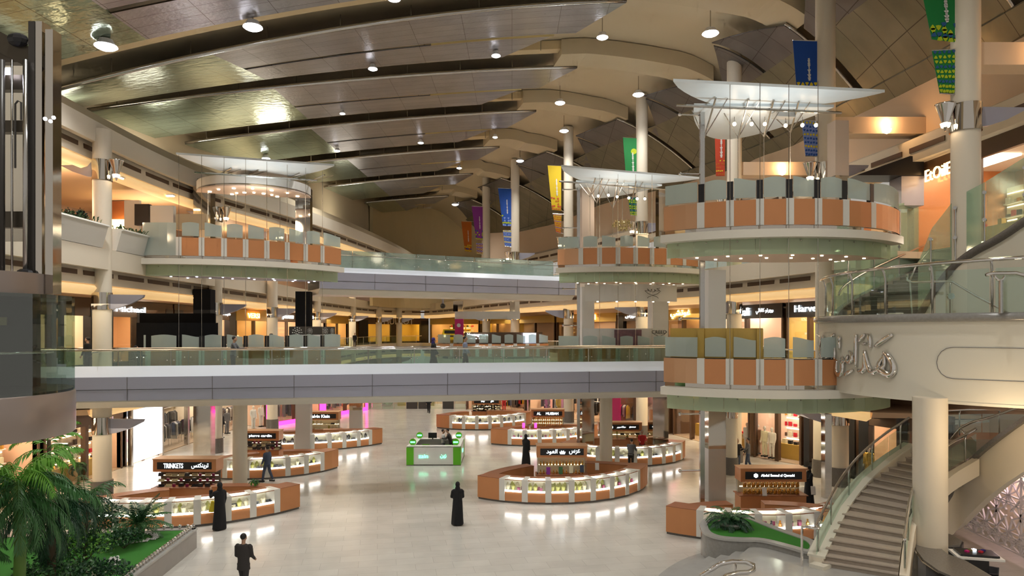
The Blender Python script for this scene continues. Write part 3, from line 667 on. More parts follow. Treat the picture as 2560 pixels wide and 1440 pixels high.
# ---------------------------------------------------------------- kiosks of the upper floors
def upper_kiosk(label,short,P3,pill,z0,endpx=None,backd=None,posts=None,glassm='frost',soff='soffitp',dl='spoty',skirt=True,ndl=7,zg=12.8,backext=0,leftglass=None,screens=True,leftm='copperl'):
    A,M_,B=[V(x,y,0) for x,y in P3]; arc=Arc(A,M_,B); sg=1 if arc.a1>arc.a0 else -1
    r=thing('upper_counter',label,'shop counter',V((A.x+B.x)/2,(A.y+B.y)/2,z0))
    Mr=reflect(M_,A,B)+(V(0,1,0)*backext); bk=Arc(A,Mr,B); b0=bk.a0; bm=bk.ang(Mr); b1=bk.a1
    if bm-b0>PI: bm-=2*PI
    if bm-b0<-PI: bm+=2*PI
    if b1-bm>PI: b1-=2*PI
    if b1-bm<-PI: b1+=2*PI
    def lens(o): 
        f=[arc.pt(lerp(arc.a0,arc.a1,i/24),o) for i in range(25)]; b=[bk.pt(lerp(b1,b0,i/24),o*.8) for i in range(1,24)]
        return [(p.x,p.y) for p in f+b]
    MB().prism(lens(.22),z0-.28,z0).build('floor_slab','slabw',r,smooth='a')
    if skirt:
        n=9
        for i in range(n):
            a=lerp(arc.a0,arc.a1,i/n); b=lerp(arc.a0,arc.a1,(i+1)/n)-sg*.01/arc.r
            q=sector(MB(),arc,a,b,-.22,-.235,z0-.82,z0-.28).build('glass_skirt','greenglass',r)
            p=arc.pt(a+sg*.08,-.2); MB().sph(V(p.x,p.y,z0-.36),.03,6,4).build('skirt_clamp','steel',q)
        MB().prism(lens(-.32),z0-.80,z0-.72).build('soffit',soff,r)
        for i in range(ndl):
            for row,o in((0,-.75),(1,-1.7)):
                p=arc.pt(lerp(arc.a0,arc.a1,(i+.8+.4*row)/(ndl+.8)),o)
                MB().cyl((p.x,p.y,z0-.83),(p.x,p.y,z0-.79),.055,n=8).build('downlight',dl,r)
    T=[arc.px(p,0) for p in pill]; pw=.13/arc.r
    # end piece, panels, pillars
    if leftglass is None:
        e=sector(MB(),arc,arc.a0,T[0]-sg*pw,0,-.6,z0+.16,z0+1.04).build('end_panel',leftm,r,label='brushed light copper end panel'); 
        if screens: sector(MB(),arc,arc.a0+sg*.05/arc.r,T[0]-sg*pw,-.02,-.035,z0+1.10,zg).build('screen_glass',glassm,r)
    else:
        sector(MB(),arc,arc.a0,T[0]-sg*pw,0,-.02,z0+.16,z0+1.75).build('screen_glass',glassm,r)
    for k,t in enumerate(T):
        sector(MB(),arc,t-sg*pw,t+sg*pw,.02,-.3,z0+.16,z0+1.06).build('pillar','kwhite',r)
        if posts: sector(MB(),arc,t-sg*pw*.8,t+sg*pw*.8,-.05,-.2,z0+1.06,z0+1.72).build('screen_post',posts,r)
    TT2=T+[arc.a1+sg*pw]
    for k,(ta,tb) in enumerate(zip(TT2[:-1],TT2[1:])):
        a=ta+sg*pw; b=tb-sg*pw
        if abs(b-a)*arc.r<.1: continue
        sector(MB(),arc,a,b,0,-.05,z0+.16,z0+1.04).build('front_panel','copper',r)
        if screens:
            # wavy topped frosted screen
            m=MB(); n=6; i0=0
            for i in range(n+1):
                t=lerp(a,b,i/n); w=.06*math.sin(PI*i/n*(1 if k%2 else 1)+ (PI/2 if k%2 else 0))
                for o in(-.05,-.065):
                    p=arc.pt(t,o); m.v.append(V(p.x,p.y,z0+1.12)); m.v.append(V(p.x,p.y,zg-.04+w))
            for i in range(n): q=i*4; m.f+=[(q,q+1,q+5,q+4),(q+2,q+3,q+7,q+6),(q+1,q+3,q+7,q+5)]
            m.build('screen_glass',glassm,r)
    sector(MB(),arc,arc.a0,arc.a1,-.08,-.5,z0+.0,z0+.16).build('mirror_plinth','wavesteel',r)
    sector(MB(),arc,arc.a0,arc.a1,-.12,-.7,z0+1.0,z0+1.06).build('counter_top','dark',r)
    return arc,bk,r,(b0,b1)
RP=[(5.55,25.6),(9.15,23.9),(14.3,26.0)]; LP=[(-17.9,33.9),(-12.9,35.1),(-9.5,38.9)]; MP=[(2.55,39.2),(6.1,38.3),(11.2,40.6)]
pr=[1752,1825,1900,1975,2046,2115,2184,2250]
arcR,bkR,kR,_=upper_kiosk('near right upper kiosk on the second floor, copper panels, black posts and frosted screens','near right upper kiosk',RP,pr,11.0,posts='black')
arcR1,bkR1,kR1,_=upper_kiosk('near right first floor kiosk, copper panels with ochre boards behind wavy glass','near right lower kiosk',RP,[1752,1824,1900,1974,2046,2115],5.5,zg=7.3,glassm='frost')
arcL,bkL,kL,_=upper_kiosk('left upper kiosk on the second floor, copper panels and high frosted glass','left upper kiosk',LP,[447,504,560,614,667,718,764,806],11.0,soff='soffitv',dl='spotw',zg=12.78,leftglass=1)
arcL1,bkL1,kL1,_=upper_kiosk('left first floor kiosk behind the long footbridge with black boards','left lower kiosk',LP,[370,447,504,560,614,667,718,764,806],5.5,zg=7.3)
arcM,bkM,kM,_=upper_kiosk('middle upper kiosk on the second floor beyond the near right one','middle upper kiosk',MP,[1452,1499,1545,1589,1630,1671,1711,1748],11.0,zg=12.7)
arcM1,bkM1,kM1,_=upper_kiosk('middle first floor kiosk with white boards and CREED lettering','middle lower kiosk',MP,[1452,1499,1545,1589,1630,1671],5.5,zg=7.2)
arcF,bkF,kF,_=upper_kiosk('far first floor kiosk with brown header seen over the footbridge rail','far lower kiosk',[(-5.3,49.6),(-1.5,48.6),(2.6,50.0)],[1129,1161,1193,1225,1257,1288,1318,1345],5.5,zg=7.2)
def board(label_or_none,par,arc,px0,px1,o,z0,z1,m,name='board'):
    return sector(MB(),arc,arc.px(px0,o),arc.px(px1,o),o,o-.08,z0,z1).build(name,m,par)
board(0,kR1,arcR1,1676,1907,-.35,6.55,7.62,'wood','ochre_board')
for p in(1752,1824,1900): board(0,kR1,arcR1,p-8,p+8,-.25,6.5,7.6,'wood','ochre_post')
board(0,kL1,arcL1,341,545,-.9,5.7,7.9,'blackm','black_board'); 
MB().box(pd(440,822,36.2)+V(0,.2,.2),(3.9,.15,1.2)).build('black_board','blackm',kL1)
b=board(0,kL1,arcL1,724,838,-.5,6.6,7.28,'white','white_board'); b2=board(0,kL1,arcL1,724,838,-.5,7.28,7.72,'dark','patterned_board')
for px,rr in((742,.27),(774,.15),(812,.19),(829,.15)):
    t=arcL1.px(px,-.48); p=arcL1.pt(t,-.44); p.z=7.47 if px!=742 else 7.40; a=t; R_=V(-math.sin(a),math.cos(a),0); m=MB()
    for ring,nn in((1.0,12),(.6,8),(.3,5)):
        for k in range(nn):
            q=2*PI*k/nn; c=p+R_*(rr*ring*math.cos(q))+V(0,0,rr*ring*math.sin(q)); m.sph(c,rr*.12,5,3)
    m.build('white_rosette','white',b2)
for p in(504,560,614,667,718,764,806):
    t=arcL1.px(p,-.1); sector(MB(),arcL1,t-.012,t+.012,-.05,-.15,6.55,7.25).build('screen_post','black',kL1)
board(0,kM1,arcM1,1455,1668,-.7,6.4,7.62,'white','white_board'); bb=board(0,kM1,arcM1,1536,1604,-.6,6.55,7.55,'purplep','purple_poster') if mat('purplep',(.20,.10,.12),.4,var=.8,vscale=3) else 0
board(0,kM1,arcM1,1462,1692,-.75,9.15,10.1,'white','white_header')
t=arcM1.px(1649,-.55); p=arcM1.pt(t,-.6); text('CREED',.20,'dark',(p.x,p.y,7.42),t,kM1,'lettering',.95)
def xmark(p,a,w,h,par,m='dark'):
    R_=V(-math.sin(a),math.cos(a),0); n_=V(math.cos(a),math.sin(a),0)*.02; q=MB()
    for s in(-1,1): q.tube([p+n_+R_*(s*w*.5)+V(0,0,h*.5),p+n_+R_*(s*w*.3)+V(0,0,h*.12),p+n_+R_*(-s*w*.25)+V(0,0,-h*.3),p+n_+R_*(-s*w*.35)+V(0,0,-h*.5)],.014,5)
    q.build('crossed_curves_emblem',m,par)
xmark(V(p.x,p.y,7.22),t,1.0,.42,kM1)
t=arcM1.px(1633,-.6); p=arcM1.pt(t,-.66); text(arab('كريد'),.26,'dark',(p.x,p.y,9.78),t,kM1,'lettering',.95); xmark(V(p.x,p.y,9.52),t,1.0,.42,kM1)
for u in(.1,.3,.5,.7,.9):
    t=lerp(arcM1.px(1470,-.9),arcM1.px(1690,-.9),u); p=arcM1.pt(t,-.95); MB().cyl((p.x,p.y,9.10),(p.x,p.y,9.15),.06,n=8).build('downlight','spoty',kM1)
board(0,kF,arcF,1161,1356,-1.0,6.55,7.35,'darkbrown','brown_header'); t=arcF.px(1194,-.9); p=arcF.pt(t,-.9); text('Montegrappa',.26,'signw',(p.x,p.y,7.15),t,kF,'lettering',1.5); text('since 1912',.09,'signw',(p.x,p.y,6.93),t,kF,'lettering',1.2)
board(0,kF,arcF,1137,1300,-1.5,8.3,8.85,'white','white_header'); board(0,kF,arcF,1133,1157,-1.3,8.85,9.6,'wavesteel','pillar_cladding'); board(0,kF,arcF,1275,1299,-1.6,8.85,9.6,'wavesteel','pillar_cladding')
bn=board(0,kF,arcF,1137,1158,-1.2,7.05,8.3,'magenta','red_poster'); t=arcF.px(1147,-1.1); p=arcF.pt(t,-1.1); MB().cyl(p+V(0,-.03,7.85),p+V(0,-.06,7.85),.14,n=14).build('round_white_emblem','white',bn)
sc_=board(0,kF,arcF,1309,1340,-.8,6.6,7.3,'tv','lit_screen')
# ---------------------------------------------------------------- green and white stand
c0=gp(1017,1164); c1=gp(1151,1164); W=c1.x-c0.x; D0=c0.y; dp=3.05; hh=1.05
zk=thing('phone_stand','square white stand with green corners and glowing green lettering in mid floor','stand',V((c0.x+c1.x)/2,D0+dp/2,0))
X0,X1=c0.x,c1.x; th=.32
for (a,b,cc,sz) in ((0,0,V((X0+X1)/2,D0+.06,hh/2+.03),(W,.12,hh-.06)),(0,0,V((X0+X1)/2,D0+dp-.06,hh/2+.03),(W,.12,hh-.06)),(0,0,V(X0+.06,D0+dp/2,hh/2+.03),(.12,dp-.24,hh-.06)),(0,0,V(X1-.06,D0+dp/2,hh/2+.03),(.12,dp-.24,hh-.06))):
    MB().box(cc,sz).build('counter_wall','white',zk)
for s in(0,1):
    MB().box(((X0+X1)/2,D0+.2+s*(dp-.4),hh),(W,.4,.05)).build('worktop','white',zk)
    MB().box((X0+.2+s*(W-.4),D0+dp/2,hh),(.4,dp-.8,.05)).build('worktop','white',zk)
for x,w_ in((X0+.18,.40),(X1-.19,.42)): MB().box((x,D0-.006,hh/2),(w_,.03,hh-.08)).build('green_corner_panel','zgreen',zk)
MB().box((X1+.006,D0+.25,hh/2),(.03,.4,hh-.08)).build('green_corner_panel','zgreen',zk); MB().box((X1+.006,D0+dp-.2,hh/2),(.03,.3,hh-.08)).build('green_corner_panel','zgreen',zk)
text('zain',.20,'signgreen',(X0+.92,D0-.02,.52),-PI/2,zk,'lettering',.52); text(arab('زين'),.22,'signgreen',(X1-.95,D0-.02,.52),-PI/2,zk,'lettering',.33); text('zain',.2,'signgreen',(X1+.03,D0+1.5,.62),0,zk,'lettering',.5)
MB().box(((X0+X1)/2,D0+dp/2,.02),(W+.04,dp+.04,.04)).build('plinth','granited',zk)
for x,y,q in((X0+.3,D0+.25,'front left'),(X1-.28,D0+.25,'front right'),(X0+.35,D0+dp-.3,'rear left'),(X1-.3,D0+dp-.3,'rear right')):
    t=thing('round_display_sign','small round green lit sign on the %s corner of the white stand'%q,'sign',V(x,y,hh+.03),'round green signs on the stand')
    MB().cyl(V(x,y-.03,hh+.22),V(x,y+.03,hh+.22),.19,n=18).build('disc','zgreen',t); MB().box((x,y-.04,hh+.22),(.26,.02,.08)).build('lit_band','signgreen',t); MB().box((x,y,hh+.04),(.2,.12,.03)).build('foot','white',t)
for x,y,c,lb in((X0+.9,D0+1.1,'zgreen','green office chair inside the white stand at left'),(X1-.75,D0+.9,'zgreen','green office chair inside the white stand at right')):
    t=thing('office_chair',lb,'chair',V(x,y,.04)); MB().box((x,y,.5),(.45,.45,.07)).build('seat',c,t); MB().box((x,y+.2,.75),(.42,.06,.45)).build('backrest',c,t); MB().cyl((x,y,.08),(x,y,.48),.03).build('gas_post','steel',t)
    b=MB(); 
    for k in range(5): b.bar((x,y,.09),(x+.25*math.cos(k*1.257),y+.25*math.sin(k*1.257),.06),.03)
    b.build('star_base','black',t)
t=thing('computer_monitor','black computer monitor on the worktop inside the white stand','monitor',V(X0+1.15,D0+2.5,hh+.02)); MB().box((X0+1.15,D0+2.5,hh+.25),(.5,.04,.32)).build('screen','black',t); MB().box((X0+1.15,D0+2.52,hh+.06),(.06,.06,.1)).build('stand','black',t)
# ---------------------------------------------------------------- round columns with chrome collars
def round_column(label,X,Y,d,z0,z1,levels,side,base=True,cat='column',matn='cream'):
    r=thing('round_column',label,cat,V(X,Y,z0)); c=V(X,Y,0); R_=d/2
    MB().cyl(c+V(0,0,z0),c+V(0,0,z1),R_,n=24).build('shaft',matn,r,smooth='a')
    if base: MB().cyl(c+V(0,0,z0),c+V(0,0,z0+.9),R_*1.18,n=24).build('stone_base','granited',r,smooth='a')
    for lv in levels:
        h0,h1=(2.95,3.7) if lv<11 else (3.15,4.05)
        MB().cyl(c+V(0,0,lv+h0),c+V(0,0,lv+h1),R_*1.10,n=24).build('chrome_collar','wavesteel',r,smooth='a')
        s=side if lv<11 else -side; top=lv+h1-.08
        pts=[(R_*s,top),((R_+1.5)*s,top-.02),((R_+1.45)*s,top-.14),((R_+.9)*s,top-.42),((R_+.3)*s,top-.62),(R_*s,top-.66)]
        MB().slab([c+V(x,-.07,z) for x,z in pts],(0,.14,0)).build('fin','fascia',r,label='grey wing shaped fin')
        if lv>=11:
            q=c+V((R_+.30)*side,-.1,0); sc=MB().lathe([(.03,lv+3.15),(.12,lv+3.45),(.30,lv+4.0),(.32,lv+4.05)],q,14).build('sconce','chrome',r,smooth=True)
            MB().cyl(q+V(0,0,lv+3.28),q+V(0,0,lv+3.40),.13,.16,10).build('sconce_lamp','bulb',sc)
            MB().box(c+V((R_+.1)*side,-.05,lv+4.0),(.25,.3,.1)).build('sconce_arm','steel',sc)
    return r
LC=[(-18.15,31,.76),(-18.2,43,.76),(-17.8,52,.76),(-18.6,66.7,.8),(-18.7,82,.8),(-17.7,93,.8),(-15.8,98,.8)]
on=['nearest','second','third','fourth','fifth','sixth','farthest']
for k,(X,Y,d) in enumerate(LC): round_column('cream round column with chrome collars on the left gallery edge, %s of seven'%on[k],X,Y,d,0,15.3 if k else 16.4,[0,5.5,11],1,k<4)
RC=[(15.1,23.3,.87),(14.1,31.5,.85),(12.7,40,.82),(9.06,48.8,.82),(4.6,57,.8),(.3,68,.85),(-2.8,76,.85)]
for k,(X,Y,d) in enumerate(RC): round_column('tall cream round column reaching the roof on the right side, %s of seven'%on[k],X,Y,d,0 if k>1 else 5.5,zc(X,Y-SK*X)-.1,[0,5.5,11] if k>1 else [11],-1,k>1)
for px,D,d,z1,lb in((2098,34,.85,5.1,'cream ground floor column with chrome collar behind the curved stair rail'),(2049,36,.62,5.1,'thin cream ground floor column beside the mirrored pillar'),(1828,36.6,.62,5.1,'cream ground floor column with dark base near the two standing men'),(1651,50,.85,5.1,'cream ground floor column right of the red sale sign')):
    X=(px-1280)/F*D; round_column(lb,X,D,d,0,z1,[0],-1)
for px,D,lb in((600,32.8,'plain cream column under the footbridge behind the left front counter'),(1515,36.4,'plain cream column under the footbridge behind the middle front counter')):
    X=(px-1280)/F*D; r=thing('round_column',lb,'column',V(X,D,0)); MB().cyl((X,D,0),(X,D,4.3),.33,n=24).build('shaft','kwhite2',r,smooth='a') if k is None else MB().cyl((X,D,0),(X,D,4.05),.33,n=24).build('shaft','cream',r,smooth='a')
    MB().cyl((X,D,4.05),(X,D,4.55),.33,n=24).build('grey_head','fascia',r,smooth='a')
X=(2325-1280)/F*20.5; r=thing('round_column','thick cream column carrying the curved balcony, rising from the dark counter','column',V(X,20.5,0))
MB().cyl((X,20.5,0),(X,20.5,5.6),.455,n=32).build('shaft','cream',r,smooth='a')
# ---------------------------------------------------------------- clad square pillars
def pillar(label,px,D,w,segs):
    X=(px-1280)/F*D; r=thing('clad_pillar',label,'pillar',V(X,D,segs[0][0]))
    for z0,z1,m_,nm in segs: MB().box((X,D,(z0+z1)/2),(w,w,z1-z0),.12).build(nm,m_,r)
mat('brushed',(.60,.59,.56),.35,.5,bump=(30,.05)); mat('peachpil',(.72,.60,.50),.5)
pillar('square pillar left, steel below, black in the middle, mirrored above the left kiosks',511,41,.95,[(0,4.9,'wavesteel','mirror_cladding'),(4.9,9.9,'blackm','black_cladding'),(11,16.3,'wavesteel','mirror_cladding')])
pillar('square pillar at the right end of the left kiosks with brushed steel foot',760,43.5,.88,[(0,3.4,'brushed','brushed_cladding'),(3.4,4.9,'wavesteel','mirror_cladding'),(4.9,9.9,'blackm','black_cladding'),(11,16.3,'wavesteel','mirror_cladding')])
pillar('square pillar of the near right kiosks, mirrored below and white above',1784,31.3,.8,[(0,2.3,'brushed','brushed_cladding'),(2.3,4.9,'wavesteel','mirror_cladding'),(5.5,10.2,'white','white_cladding')])
pillar('slim mirrored pillar beside the cream column at right on the ground floor',2066,31.5,.32,[(0,4.9,'wavesteel','mirror_cladding')])
pillar('upper cream pillar with chrome collar right of the hanging lamps',2095,29.5,.6,[(11.2,13.2,'peachpil','cladding'),(13.2,14.0,'wavesteel','chrome_collar'),(14.0,16.3,'peachpil','cladding')])
pillar('left square pillar of the middle kiosks, peach above and white below',1467,42,.74,[(0,4.9,'wavesteel','mirror_cladding'),(5.5,10.1,'white','white_cladding'),(11,16.1,'peachpil','peach_cladding')])
pillar('right square pillar of the middle kiosks, white at first floor level',1645,41.5,.95,[(0,4.9,'wavesteel','mirror_cladding'),(5.5,10.1,'white','white_cladding')])
pillar('upper mirrored pillar behind the lamps of the middle upper kiosk',1655,42.5,.6,[(11,16,'wavesteel','mirror_cladding')])
pillar('far mirrored pillar on the ground floor near the pink frames',890,52,.9,[(0,1.6,'brushed','brushed_cladding'),(1.6,4.9,'wavesteel','mirror_cladding')])
def mast(label,px,D,z0,z1,arms):
    X=(px-1280)/F*D; r=thing('steel_mast',label,'mast',V(X,D,z0)); MB().box((X,D,(z0+z1)/2),(.17,.17,z1-z0)).build('post','steel',r)
    for z in arms:
        a=MB().cyl((X,D,z),(X-.85,D-.1,z),.035,n=8).build('spigot_arm','chrome',r); MB().sph((X-.88,D-.1,z),.075,8,6).build('ball_end','chrome',a)
mast('tall square steel mast left of the near right kiosks',1755,27.2,0,16.0,[15.9,13.6,8.0,4.3,2.1])
mast('tall square steel mast at the left of the middle kiosks',1446,40.3,0,15.7,[15.6,13.4,9.9,7.8])
# ---------------------------------------------------------------- marble canopies with struts, cables and lamps
def canopy(label,L,R_,z,bulge,rear,short,strutpx,bulbs,cablepx,zb,arc,fascia=False):
    A=pz(*L,z);B=pz(*R_,z); d=(B-A); Ln=d.length; d.normalize(); n=V(-d.y,d.x,0)
    r=thing('marble_canopy',label,'canopy',(A+B)/2)
    def petal(A,B,b0,b1,zoff,name,curve=.0,skew=.0):
        m=MB(); NX,NY=20,4; i0=0; d_=(B-A); L_=d_.length; d_=d_.normalized(); nn=V(-d_.y,d_.x,0)
        for lay in(0,.1):
            for i in range(NX+1):
                u=i/NX; s=math.sin(PI*u)**.8
                for j in range(NY+1):
                    v=j/NY; p=A+d_*(L_*u)+nn*(lerp(b0*0,b1*s,v))+V(0,0,zoff+lay+curve*(.5-abs(u-.5))*-.6+ (v*v)*s*skew); m.v.append(p)
        N=(NX+1)*(NY+1)
        for i in range(NX):
            for j in range(NY):
                a=i*(NY+1)+j; m.f.append((a,a+1,a+NY+2,a+NY+1)); m.f.append((a+N,a+N+NY+1,a+N+NY+2,a+N+1))
        for i in range(NX):
            for j in(0,NY): a=i*(NY+1)+j; m.f.append((a,a+NY+1,a+N+NY+1,a+N))
        return m.build(name,'marblec',r,smooth='a')
    petal(A,B,0,bulge,0,'front_petal')
    if rear:
        A2=pz(*rear[0],z-.1);B2=pz(*rear[1],z-.1); petal(A2,B2,0,rear[2],0,'rear_petal')
    # truss under the plate
    fm=MB(); P1=A+d*Ln*.08+n*bulge*.55+V(0,0,-.35);P2=B-d*Ln*.1+n*bulge*.55+V(0,0,-.35); fm.tube([P1,P2],.05,6).build('truss_chord','steel',r)
    MB().box((P1+P2)/2+d*Ln*.18+n*.9+V(0,0,.1),((P2-P1).length*.12,.4,.2),math.atan2(d.y,d.x)).build('lamp_tray','brushed',r)
    for px,py in strutpx:
        t=(px-L[0])/(R_[0]-L[0]); base=A+d*Ln*min(.97,max(.03,t+.12))+n*bulge*.5+V(0,0,-.05)
        D=base.y+2.2; q=pd(px,py,D)
        s=MB().cyl(base,q,.035,n=6).build('strut','steel',r); MB().cyl(base+d*.45,q,.022,n=5).build('strut_rod','steel',s); MB().cyl(base-d*.3+n*1.5,q,.022,n=5).build('strut_rod','steel',s)
        MB().cyl(q,V(q.x,q.y,12.2),.012,n=4).build('cable','steel',s)
    for px in cablepx:
        t=arc.px(px,.05); p=arc.pt(t,.05); MB().cyl((p.x,p.y,zb),(p.x,p.y,z-.05),.011,n=4).build('cable','steel',r)
    for k,(px,py) in enumerate(bulbs):
        D=A.y+3.0; q=pd(px,py,D); t=thing('hanging_bulb','small glowing bulb hanging on a wire under the %s'%short,'lamp',q,'bulbs under the %s'%short)
        MB().sph(q,.075,8,6).build('bulb','bulb',t); MB().cyl(q+V(0,0,.07),V(q.x,q.y,z-.3),.008,n=4).build('wire','dark',t); MB().cyl(q+V(0,0,.05),q+V(0,0,.16),.03,n=6).build('socket','steel',t)
    light('POINT','canopy_bulb_light',A+d*Ln*.5+n*2.5+V(0,0,-1.6),60,(1,.8,.6),.5)
    light('SPOT','canopy_uplight',A+d*Ln*.5+n*.4+V(0,0,-3.2),300,(.84,.95,1),.3,rot=(PI,0,0),spot=2.4,blend=.8)
    return r
canopy('near right marble petal canopy on steel struts over the copper kiosk',(1683,204),(2212,231),16.1,2.5,((1735,265),(2085,268),4.6),'near right canopy',[(1760,345),(1845,345),(1910,341),(1976,330)],[(1836,310),(1879,310),(1912,310),(1964,314),(2006,313),(2040,313)],[1825,1900,1972,2045],5.3,arcR)
canopy('left pale blue marble petal canopy under the metal panels',(440,386),(836,415),16.1,4.2,None,'left canopy',[(520,450),(590,452),(700,455),(770,455)],[],[447,504,560,614,667,718,764,806],5.3,arcL)
canopy('middle marble petal canopy between the green banner and the near right kiosk',(1403,417),(1752,447),16.1,3.3,((1440,455),(1655,465),4.5),'middle canopy',[(1475,492),(1492,508),(1532,520),(1580,500)],[(1496,490),(1521,488),(1543,492),(1572,495),(1593,497),(1612,497)],[1499,1545,1589,1630],5.3,arcM)
# white ring with downlights between the left pillars
r=thing('white_ceiling_ring','white ring fascia with small spotlights under the left canopy','ceiling panel',V(-14.5,39,15.2))
a=MB(); arcW=Arc(pd(491,460,39.2),pd(640,455,37.6),pd(777,466,41.0)); sector(a,arcW,arcW.a0,arcW.a1,0,-2.6,15.25,15.32); a.build('soffit','soffitp',r)
a=MB(); sector(a,arcW,arcW.a0,arcW.a1,0,-.15,15.4,15.85); a.build('ring_fascia','white',r)
for k in range(7):
    for o in(-.6,-1.8):
        p=arcW.pt(lerp(arcW.a0,arcW.a1,(k+.6)/7.2),o); MB().cyl((p.x,p.y,15.2),(p.x,p.y,15.25),.07 if k%2 else .1,n=8).build('downlight','bulb' if k%2 else 'spoty',r)
# ---------------------------------------------------------------- hanging banners
def banner(label,quad,D,col,pat,pat2,kind,mark=None,th=.02):
    P=[pd(x,y,D) for x,y in quad]; r=thing('hanging_banner',label,'banner',(P[0]+P[1])/2)
    MB().slab(P,(0,th,0)).build('cloth',col,r); MB().cyl(P[0]+V(0,.01,0),P[1]+V(.25,.01,0),.025,n=6).build('top_rod','steel',r)
    if kind=='full': MB().cyl(P[3]+V(0,.01,0),P[2]+V(.2,.01,0),.025,n=6).build('bottom_rod','steel',r)
    # leaf and triangle pattern
    q0,q1=(0.0,1.0) if kind=='full' else (.70,1.0)
    A,B,C_,D_=P; nx=5; ny=9 if kind=='full' else 5; m1=MB(); m2=MB(); W=(B-A).length/nx*.42
    for j in range(ny):
        for i in range(nx):
            if kind!='full' and random.random()<(.55-.5*j/ny): continue
            v=lerp(q0,q1,(j+.5)/ny); u=(i+.5)/nx; a=A.lerp(D_,v); b=B.lerp(C_,v); p=a.lerp(b,u)+V(0,-.012,0); s=W*.9; up=1 if (i+j)%2 else -1
            m=(m1 if (i*3+j)%3 else m2)
            tri=[(-s,-s*.7*up),(0,-s*.95*up),(s,-s*.7*up),(s*.6,s*.3*up),(0,s*.95*up),(-s*.6,s*.3*up)]
            m.slab([p+V(x,0,z) for x,z in tri],(0,-.006,0))
    if m1.v: m1.build('leaf_pattern',pat,r)
    if m2.v: m2.build('leaf_pattern',pat2,r)
    if kind!='full':
        a=A.lerp(D_,.30);b=B.lerp(C_,.30);a2=A.lerp(D_,.68);b2=B.lerp(C_,.68); p=a.lerp(b,.62);q=a2.lerp(b2,.62); m=MB(); n=14
        rnd=random.Random(3)
        for k in range(n):
            s0=p.lerp(q,k/n)+V(0,-.015,0); w=.07*rnd.uniform(.5,1.4); m.slab([s0+V(-w,0,0),s0+V(w*.7,0,.02),s0+V(w*.7,0,-.05),s0+V(-w*.4,0,-.07)],(0,-.006,0))
        m.build('vertical_lettering','white',r)
    if mark:
        p=A.lerp(B,.7).lerp(D_.lerp(C_,.7),.27); MB().cyl(p+V(0,-.02,0),p+V(0,-.01,0),.2,n=12).build('round_emblem','lime',r)
banner('green banner top right beside the nearest tall column',[(2300,-45),(2396,-45),(2397,106),(2330,98)],23.2,'greenbanner','lime','navy','top')
banner('lower green patterned banner on the nearest tall column',[(2330,126),(2390,122),(2386,236),(2350,233)],23.2,'greenbanner','lime','navy','full')
banner('blue banner above the near right marble canopy',[(1982,100),(2044,103),(2044,250),(1994,250)],31.4,'bluebanner','lightblue','yellow','top')
banner('blue triangle patterned banner seen under the near right canopy',[(2004,300),(2046,304),(2044,392),(2014,390)],31.4,'lightblue','bluebanner','yellow','full')
banner('red banner behind the steel mast of the near right kiosk',[(1786,300),(1813,300),(1812,440),(1790,440)],39.9,'redbanner','orangebanner','yellow','top')
banner('green banner on the fourth tall column with a lime disc',[(1557,343),(1595,346),(1595,470),(1567,468)],48.7,'greenbanner','lime','navy','top',mark=1)
banner('lower green banner seen under the middle canopy',[(1570,492),(1598,494),(1597,540),(1576,538)],48.7,'greenbanner','lime','navy','full')
banner('yellow banner beside the column left of the middle canopy',[(1369,413),(1403,415),(1403,527),(1380,525)],56.9,'yellowbanner','orangebanner','redbanner','top')
banner('lower yellow banner with red leaves left of the middle kiosk',[(1382,534),(1404,536),(1402,584),(1390,580)],56.9,'yellowbanner','redbanner','purplebanner','full')
banner('blue banner with white lettering above the upper footbridge',[(1245,470),(1279,472),(1278,566),(1257,565)],67.8,'bluebanner','lightblue','lime','top')
banner('lower blue patterned banner ending in a tip above the upper footbridge',[(1257,576),(1279,577),(1278,618),(1262,615)],67.8,'lightblue','bluebanner','yellow','full')
banner('purple banner between the orange and blue ones above the upper footbridge',[(1179,515),(1209,517),(1208,601),(1190,599)],75.8,'purplebanner','lime','navy','top')
banner('lower purple patterned banner just over the upper footbridge rail',[(1190,608),(1209,609),(1208,636),(1192,634)],75.8,'purplebanner','yellow','lightblue','full')
banner('orange banner, leftmost of all, before the beige end wall',[(1153,553),(1179,554),(1179,630),(1162,628)],84,'orangebanner','yellow','bluebanner','top')
# chandelier seen beyond the middle upper kiosk
c=pd(1556,563,44); t=thing('crystal_chandelier','round crystal chandelier beyond the middle upper kiosk','chandelier',c); MB().cyl(c+V(0,0,.3),c+V(0,0,2.2),.015,n=5).build('rod','steel',t)
m=MB(); 
for rr,zz,n in((.62,0,14),(.45,.2,10),(.3,-.2,8)):
    m.tube([c+V(rr*math.cos(2*PI*k/16),rr*math.sin(2*PI*k/16),zz) for k in range(17)],.025,5)
    for k in range(n): a=2*PI*k/n; m.cyl(c+V(rr*math.cos(a),rr*math.sin(a),zz-.15),c+V(rr*math.cos(a),rr*math.sin(a),zz+.12),.035,n=5)
    for k in range(4): a=2*PI*k/4; m.cyl(c+V(0,0,zz),c+V(rr*math.cos(a),rr*math.sin(a),zz),.012,n=4)
m.build('crystal_rings','gold',t)
